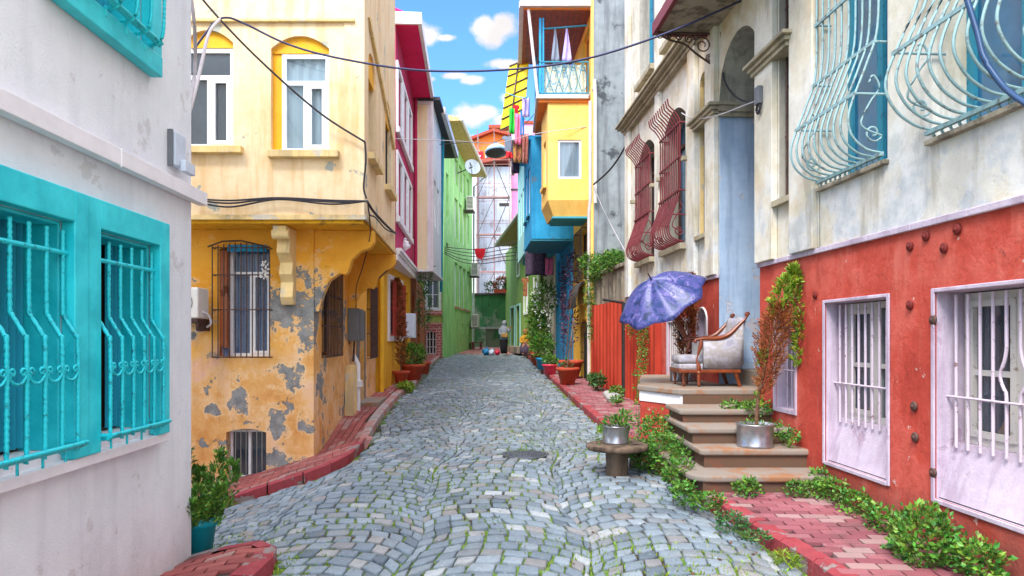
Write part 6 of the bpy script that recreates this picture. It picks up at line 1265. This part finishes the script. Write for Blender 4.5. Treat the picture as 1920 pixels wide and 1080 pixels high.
# ------------------------------------------------------------------ people
def skin_fig(name, pts, edges, rad, mat, par, lab=None):
    me = bpy.data.meshes.new(name); o3 = ORG[par]; me.from_pydata([tuple(Vector(p)-o3) for p in pts], edges, []); ob = bpy.data.objects.new(name, me); COL.objects.link(ob); ob.parent = par; me.materials.append(M[mat])
    ob.modifiers.new('skin', 'SKIN'); 
    for i, r in enumerate(rad): v = me.skin_vertices[0].data[i]; v.radius = (r, r) if not isinstance(r, tuple) else r; v.use_root = (i == 0)
    s = ob.modifiers.new('sub', 'SUBSURF'); s.levels = 1; s.render_levels = 2; ORG[ob] = o3; return ob
def loft(rings, mat, name, par, seg=18, wob=0):
    m = MB(); vs = []
    for (x, y_, z, rx, ry) in rings:
        for k in range(seg): a = 6.2832*k/seg; w = 1+wob*math.sin(a*5+z*9); vs.append(Vector((x+rx*w*math.cos(a), y_+ry*w*math.sin(a), z)))
    m.add(vs, [(i*seg+k, i*seg+(k+1) % seg, (i+1)*seg+(k+1) % seg, (i+1)*seg+k) for i in range(len(rings)-1) for k in range(seg)]+[tuple(range(seg)), tuple(range(len(vs)-seg, len(vs)))], True); return m.build(name, mat, par)
def hand(par, pts, edges, rad, w, d, side):
    """adds palm, four unequal bent fingers and a thumb to a skin skeleton; w = wrist index"""
    W0 = Vector(pts[w]); d = d.normalized(); n = side.normalized(); pal = W0+d*.07; pts.append(pal); rad.append((.03,.018)); pi_ = len(pts)-1; edges.append((w, pi_))
    for k, L in enumerate((.065,.075,.07,.055)):
        b = pal+n*(.03-.02*k)+d*.01; a = b+d*L*.55; e = a+(d*.5+Vector((0,0,-.7))).normalized()*L*.5
        pts += [b, a, e]; rad += [.009, .008, .006]; q = len(pts)-3; edges += [(pi_, q), (q, q+1), (q+1, q+2)]
    b = W0+d*.03+n*.035; e = b+(d*.6+n*.6).normalized()*.05; pts += [b, e]; rad += [.011, .008]; q = len(pts)-2; edges += [(w, q), (q, q+1)]
def woman():
    x, y_ = -.39, 33.2; z = gz(x, y_)+.06; t = thing('person', 'woman in grey headscarf, white top and black skirt carrying a tan bag', 'person', (x, y_, z))
    V = lambda a, b, c: Vector((x+a, y_+b, z+c))
    pts = [V(0,0,.85), V(0,0,1.05), V(0,0,1.25), V(.01,0,1.36), V(.02,0,1.44), V(.03,0,1.53), V(-.08,.02,.8), V(-.09,.02,.45), V(-.09,.04,.07), V(-.05,-.06,.03), V(.08,-.02,.8), V(.08,-.03,.45), V(.08,0,.07), V(.13,-.09,.03),
           V(-.17,0,1.27), V(-.2,.0,1.03), V(-.1,-.1,.92), V(.18,0,1.27), V(.24,-.04,1.1), V(.3,-.12,1.25)]
    e = [(0,1),(1,2),(2,3),(3,4),(4,5),(0,6),(6,7),(7,8),(8,9),(0,10),(10,11),(11,12),(12,13),(2,14),(14,15),(15,16),(2,17),(17,18),(18,19)]
    r = [.13,.12,.13,.05,.06,.08,.08,.055,.035,.03,.08,.055,.035,.03,.05,.035,.022,.05,.035,.022]
    hand(t, pts, e, r, 16, Vector((.8,-.4,-.2)), Vector((0,0,1))); hand(t, pts, e, r, 19, Vector((.3,-.3,.9)), Vector((-1,0,0)))
    skin_fig('body', pts, e, r, 'skin', t)
    loft([(x,y_,z+.06,.16,.14),(x,y_,z+.3,.17,.15),(x,y_,z+.6,.19,.16),(x,y_,z+.92,.17,.14),(x,y_,z+.95,.1,.1)], 'black_cloth', 'skirt', t, wob=.05)
    loft([(x,y_,z+.72,.2,.17),(x,y_,z+.95,.185,.155),(x,y_,z+1.15,.18,.145),(x,y_,z+1.27,.2,.13),(x,y_,z+1.35,.1,.09)], 'white_cloth', 'coat', t, wob=.02)
    for s, q in ((-1, ((-.17,0,1.27),(-.21,.0,1.04),(-.12,-.09,.95))), (1, ((.17,0,1.27),(.25,-.04,1.1),(.29,-.1,1.2)))): MB().tube(smooth_path([V(*p) for p in q], 4), .06, 8, .045).build('sleeve', 'white_cloth', t)
    m = MB(); m.sheet(lambda u, v: V(.03,0,1.5)+Vector((.115*math.sin(v*2.5+.1)*math.cos(u*4.6+2.4-.2), .12*math.sin(v*2.5+.1)*math.sin(u*4.6+2.4-.2), .14*math.cos(v*2.7))), 18, 8); m.build('headscarf', 'grey_cloth', t, solid=.01); loft([(x+.0,y_+.03,z+1.1,.17,.12),(x,y_+.02,z+1.3,.19,.13),(x+.02,y_+.01,z+1.4,.1,.1)], 'grey_cloth', 'shawl', t)
    b = thing('handbag', 'tan shoulder bag held at the hip of the standing woman', 'bag', V(.04,-.2,.85)); MB().box(I, x-.12, x+.18, y_-.25, y_-.15, z+.82, z+1.02).build('body', 'tan_bag', b, bevel=.03); MB().tube([V(-.1,-.2,1.0), V(-.1,-.1,1.3), V(.1,-.1,1.3), V(.14,-.2,1.0)], .01, 5).build('strap', 'tan_bag', b)
woman()
def seated():
    x, y_ = .62, 31.6; z = gz(x, y_)+.12; t = thing('person', 'seated person in yellow top and patterned skirt against the olive green wall', 'person', (x, y_, z)); V = lambda a, b, c: Vector((x+a, y_+b, z+c))
    pts = [V(0,.05,.42), V(0,.05,.62), V(0,.03,.84), V(0,.02,.93), V(0,0,1.0), V(-.0,-.01,1.08), V(-.1,-.3,.46), V(-.12,-.36,.08), V(-.12,-.46,.04), V(.1,-.3,.46), V(.1,-.36,.08), V(.1,-.46,.04), V(-.18,.02,.82), V(-.22,-.08,.6), V(-.08,-.24,.58), V(.18,.02,.82), V(.22,-.08,.6), V(.08,-.24,.58)]
    e = [(0,1),(1,2),(2,3),(3,4),(4,5),(0,6),(6,7),(7,8),(0,9),(9,10),(10,11),(2,12),(12,13),(13,14),(2,15),(15,16),(16,17)]; r = [.14,.13,.13,.05,.07,.08,.08,.05,.035,.08,.05,.035,.05,.04,.022,.05,.04,.022]
    hand(t, pts, e, r, 14, Vector((.7,-.5,-.2)), Vector((0,0,1))); hand(t, pts, e, r, 17, Vector((-.7,-.5,-.2)), Vector((0,0,1)))
    skin_fig('body', pts, e, r, 'skin', t); loft([(x,y_-.2,z+.03,.26,.26),(x,y_-.18,z+.25,.27,.28),(x,y_-.1,z+.45,.24,.26),(x,y_,z+.52,.18,.16)], 'rug', 'skirt', t, wob=.05); loft([(x,y_+.04,z+.42,.2,.17),(x,y_+.04,z+.65,.19,.16),(x,y_+.03,z+.83,.21,.13),(x,y_+.02,z+.92,.09,.08)], 'yellow_cloth', 'top', t)
    for s in (-1, 1): MB().tube(smooth_path([V(.18*s,.02,.83), V(.23*s,-.08,.61), V(.12*s,-.2,.58)], 4), .06, 8, .045).build('sleeve', 'yellow_cloth', t)
    m = MB(); m.sheet(lambda u, v: V(0,.01,1.05)+Vector((.11*math.sin(v*2.6+.1)*math.cos(u*4.7+2.2+.0), .12*math.sin(v*2.6+.1)*math.sin(u*4.7+2.2-4.6*0), .14*math.cos(v*2.8))), 18, 8); m.build('headscarf', 'print_cloth', t, solid=.01)
    s = thing('stool', 'low stool under the seated person by the olive green wall', 'stool', (x, y_+.05, z)); MB().box(I, x-.17, x+.17, y_-.1, y_+.22, z+.26, z+.31).build('seat', 'wood_old', s)
    for a in (-.14, .12):
        for b in (-.07, .17): MB().box(I, x+a, x+a+.03, y_+b, y_+b+.03, z, z+.26).build('leg', 'wood_old', s)
seated()
for (x, y_, r, mt, l) in ((-1.25,33.6,.2,'blue_bag','blue bag of goods, largest of the bags on the road end'),(-.98,33.5,.16,'white_bag','white plastic bag between the blue and the red bag'),(-.72,33.6,.15,'bag_red','red bag on the ground nearest the standing woman')):
    t = thing('shopping_bag', l, 'bag', (x, y_, gz(x, y_)), 'bags lying at the end of the road'); zz = gz(x, y_)+.02
    MB().sheet(lambda u, v: Vector((x, y_, zz+r*.8))+Vector((math.cos(u*6.283)*math.sin(v*3.14), math.sin(u*6.283)*math.sin(v*3.14), .8*math.cos(v*3.14)))*r*(1+.12*math.sin(u*19+v*11)+.08*math.sin(v*23)), 20, 12).build('sack', mt, t); MB().tube(smooth_path([(x-.05,y_,zz+r*1.5),(x-.04,y_,zz+r*2.0),(x+.05,y_,zz+r*2.0),(x+.05,y_,zz+r*1.5)], 4), .012, 5).build('handle', mt, t)

# ------------------------------------------------------------------ laundry, awning, lamp, cables
def garment(name, mt, lab, top, w, h, kind='towel', tw=.0):
    x, y_, z = top; m = MB(); c = (math.cos(tw), math.sin(tw))
    if kind == 'shirt': out = [(-.28,0),(-.5,-.12),(-.42,-.3),(-.28,-.24),(-.27,-1),(.27,-1),(.28,-.24),(.42,-.3),(.5,-.12),(.28,0),(.1,-.04),(-.1,-.04)]
    elif kind == 'trousers': out = [(-.4,0),(.4,0),(.48,-1),(.1,-1),(0,-.35),(-.1,-1),(-.48,-1)]
    elif kind == 'briefs': out = [(-.5,0),(.5,0),(.42,-.55),(.15,-1),(-.15,-.9),(-.4,-.6)]
    else: out = None
    if out: pts = [(a*w, b*h) for a, b in out]; m.prism(pts, lambda q, a, b: Vector((x+a*c[0], y_+a*c[1]+q+.02*math.sin(b*9), z+b)), -.008, .008)
    else: m.sheet(lambda u, v: Vector((x+(u-.5)*w*c[0], y_+(u-.5)*w*c[1]+.03*math.sin(u*12+v*2), z-h*v-.02*math.sin(u*3.1))), 12, 6)
    return m.build(name, mt, label=lab, cat='laundry', solid=.006 if not out else 0)
a = at(900, 466, 26); garment('hanging_briefs', 'red_cloth', 'red garment hanging from the cable bundle across the street', (a.x, 26, a.z), .42, .42, 'briefs')
t = thing('rug', 'dark patterned rug hanging under the pale cyan oriel', 'rug', at(1005, 518, 24.6)); p = at(1005, 470, 24.6)
MB().sheet(lambda u, v: Vector((p.x+(u-.5)*.76, 24.6+.03*math.sin(u*14), p.z-.92*v+(.06*math.sin(u*3.14)))), 24, 8).build('cloth', 'rug', t, solid=.012); MB().tube([(p.x-.45,24.6,p.z+.02),(p.x+.5,24.6,p.z+.02)], .015, 5).build('rod', 'metal_dark', t)
def awning():
    t = thing('awning', 'bright yellow slatted awning hanging beyond the balcony', 'awning', at(965, 180, 21.6)); A, B, C_, D = at(955,125,21.6), at(992,112,21.2), at(983,225,20.9), at(938,245,21.9)
    Wd = lambda u, v: (A*(1-u)+B*u)*(1-v)+(D*(1-u)+C_*u)*v+Vector((0,-.05*math.sin(v*3.14),0))
    m = MB(); m.sheet(Wd, 8, 24); m.build('cloth', 'yellow_tarp', t, solid=.02)
    for v in (.0, .16, .33, .5, .66, .83, 1): MB().tube([Wd(0, v)+Vector((0,-.04,0)), Wd(1, v)+Vector((0,-.04,.03))], .022, 5).build('batten', 'metal_dark', t)
    for u in (.45,): MB().tube([Wd(u, q/8)+Vector((0,-.05,0)) for q in range(9)], .03, 5).build('strut', 'wood_old', t)
awning()
for i, (px, py, Y, w, h, mt, kind, lab) in enumerate(((961,202,20.4,.2,.75,'green_cloth','towel','bright green cloth on the line below the yellow awning'),(968,196,20.2,.2,.5,'red_cloth','shirt','red shirt on the line next to the bright green cloth'),(972,212,20.1,.22,.9,'pink_cloth','towel','long pink cloth on the line under the balcony corner'),
        (979,208,20.0,.14,.7,'shade_blue','trousers','blue trousers pegged under the balcony corner'),(986,182,19.6,.22,.55,'lilac_cloth','towel','lilac towel nearest the balcony on the clothes line'),(971,250,21.5,.3,.9,'print_cloth','towel','crimson patterned cloth on the lower clothes line'),(985,250,21,.2,.9,'stripe_red','towel','red striped cloth in front of the blue oriel corner'),
        (952,255,23,.4,.5,'white_cloth','shirt','white shirt hanging above the street lamp'),(957,284,23,.3,.2,'red_cloth','towel','small red cloth just right of the street lamp'),(966,270,24,.3,1.0,'rug','towel','dark grey cloth on the lower line behind the street lamp'),(985,520,25.5,.3,.7,'print_cloth','shirt','patterned shirt hanging below the rug beside the shop front'),(1030,482,23.8,.3,.6,'pink_cloth','towel','faded pink cloth hanging by the blue wall'))):
    p = at(px, py, Y); garment('hanging_laundry', mt, lab, (p.x, Y, p.z), w, h, kind, .3)
def cable(lab, pts, r, mt='cable_black', n=8, name='cable', cat='cable'):
    m = MB(); m.tube(smooth_path(pts, n), r, 6); return m.build(name, mt, label=lab, cat=cat)
cable('green clothes line strung from the balcony corner to the awning', [at(945,172,20.8), at(965,180,20.3), at(988,184,19.3)], .015, 'teal_dark')
def lamp():
    c = at(930, 282, 23.5); t = thing('street_lamp', 'oval street lamp hanging over the middle of the street', 'street lamp', c); tl = Matrix.Rotation(R_(-13), 3, 'X')@Matrix.Rotation(R_(-4), 3, 'Y')
    c = c; MB().lathe(c, [(.37,-.1),(.39,-.07),(.37,-.02),(.3,.08),(.2,.15),(.1,.18),(.03,.19)], 26, tl).build('shade', 'lamp_shade', t); MB().lathe(c, [(.03,-.13),(.2,-.13),(.34,-.105),(.34,-.1),(.03,-.1)], 24, tl).build('lens', 'lamp_inner', t)
    MB().lathe(c, [(.04,.18),(.07,.2),(.07,.3),(.02,.32)], 10, tl).build('socket', 'grey_box', t)
    cable('thin wire that carries the hanging street lamp across the street', [Vector((-2.35,22.5,7.9)), Vector((-1.4,23,8.12)), c+Vector((0,0,.3)), Vector((.45,22.5,8.6)), Vector((1.0,21.2,8.9))], .012, 'metal_dark')
lamp()
cable('thick dark cable sagging across the street from the yellow house to the canopy', [at(362,95,8.2), at(400,45,8.25), at(425,33,8.3), at(460,45,8.4), at(540,83,8.5), at(640,110,8.5), at(790,132,8.5), at(960,130,8.5), at(1100,110,8.5), at(1250,62,8.5), at(1392,0,8.5), at(1450,-30,8.5)], .013, 'cable_slate')
cable('dark cable slanting down across the yellow house front to its corner', [at(340,-50,8.0), at(412,36,8.2), at(500,125,8.4), at(600,212,8.6), at(684,266,8.68)], .013)
cable('black cable dropping down the corner of the yellow oriel', [at(684,266,8.7), at(686,300,8.7), at(682,350,8.7), at(687,372,8.7)], .012)
cable('pale thick cable looping beside the white house, left of the pair', [at(356,-20,6), at(364,40,6), at(366,120,6.2), at(358,180,6), at(345,235,5.6)], .016, 'cable_pale')
cable('pale thick cable looping beside the white house, right of the pair', [at(412,36,8.1), at(392,62,7.6), at(380,110,7), at(366,170,6.4), at(346,240,5.7)], .018, 'cable_pale')
for k, (dy, sg) in enumerate(((0, 2), (2, 5), (5, 9))):
    cable(('topmost black cable of the bundle under the yellow house windows', 'middle black cable of the bundle under the yellow house windows', 'lowest drooping black cable of the bundle under the yellow house windows')[k], [at(362,372+dy,8.66), at(430,374+dy+sg,8.64), at(520,371+dy*.6,8.68), at(620,375+dy+sg*.3,8.64), at(688,377,8.66)], .012)
cable('tangle of black cable running along the overhang towards the magenta house', [at(688,377,8.6), at(700,396,8.9), at(716,414,9.6), at(730,428,10.6), at(742,438,12.2)], .018)
cable('second strand hanging loose from the yellow oriel corner', [at(690,380,8.6), at(693,402,8.7), at(704,408,9.0), at(724,430,10.4), at(738,436,12)], .01)
cable('thin wire hanging down from the overhang to the meter box', [at(690,385,8.7), at(694,440,9.2), at(680,500,10.2), at(668,540,11.6), at(668,580,12.1)], .008, 'rust_iron')
cable('thin pale wire crossing the street below the balcony', [at(742,260,15), at(850,264,18), at(930,268,20), at(1010,250,18), at(1100,238,18)], .01, 'cable_pale')
for k in range(5): 
    a = at(833, 463+k*3, 31.2); b = at(966+(k % 3)*8, 455+k*8, 29); cable(('highest','second highest','middle','second lowest','lowest')[k]+' cable of the group that holds the red garment', [a, a.lerp(b, .25)+Vector((0,0,-.12-.05*k)), a.lerp(b, .5)+Vector((0,0,-.2-.03*k)), a.lerp(b, .8)+Vector((0,0,-.1)), b], .018)
cable('black cable hanging from the grey flank wall to the cornice end', [at(1113,346,17.3), at(1140,322,16.4), at(1160,296,15.5), at(1179,262,14.6)], .022)
cable('thin pale wire curving down the grey flank wall to the ivy', [at(1113,350,17.3), at(1130,390,17.2), at(1150,430,17), at(1176,478,15)], .01, 'cable_pale')
cable('dark blue cable rising from the meter on the entrance pilaster', [at(1440,192,7.6), at(1462,182,7.55), at(1485,150,7.4), at(1510,85,7.2), at(1535,20,7.0), at(1545,-30,6.9)], .012)
cable('dark wire looping under the entrance arch', [at(1352,60,9.2), at(1356,110,9.2), at(1358,150,9.15), at(1380,182,9.0), at(1410,192,8.6), at(1440,188,7.7)], .012)
cable('thin wire hanging beside the entrance arch', [at(1437,0,7.8), at(1436,60,7.8), at(1450,100,7.75), at(1447,150,7.7)], .008)
cable('thin pale wire from the meter to the burgundy window basket', [at(1440,180,7.7), at(1400,196,8.2), at(1340,218,9), at(1300,222,10), at(1278,212,10.6)], .008, 'cable_pale')
cable('thick blue hose hanging in front of the nearest iron window basket', [at(1800,-40,4.0), at(1815,5,3.95), at(1832,60,3.9), at(1846,110,3.85), at(1880,160,3.75), at(1920,192,3.6), at(1980,225,3.4)], .016, 'cable_blue')
t = thing('electric_meter', 'small grey meter with cable coil on the entrance pilaster', 'electric meter', RP(RP.SY(7.72), .07, 4.1)); s = RP.SY(7.75)
MB().box(RP, s-.04, s+.07, .072, .13, 4.22, 4.42).build('casing', 'grey_box', t, bevel=.01); MB().tube(spiral(RP(s+.02, .1, 4.17), RP.d.to_3d(), Vector((0,0,1)), .06, 2, 30, 0, 1, .03), .012, 5).build('cable_coil', 'cable_black', t)
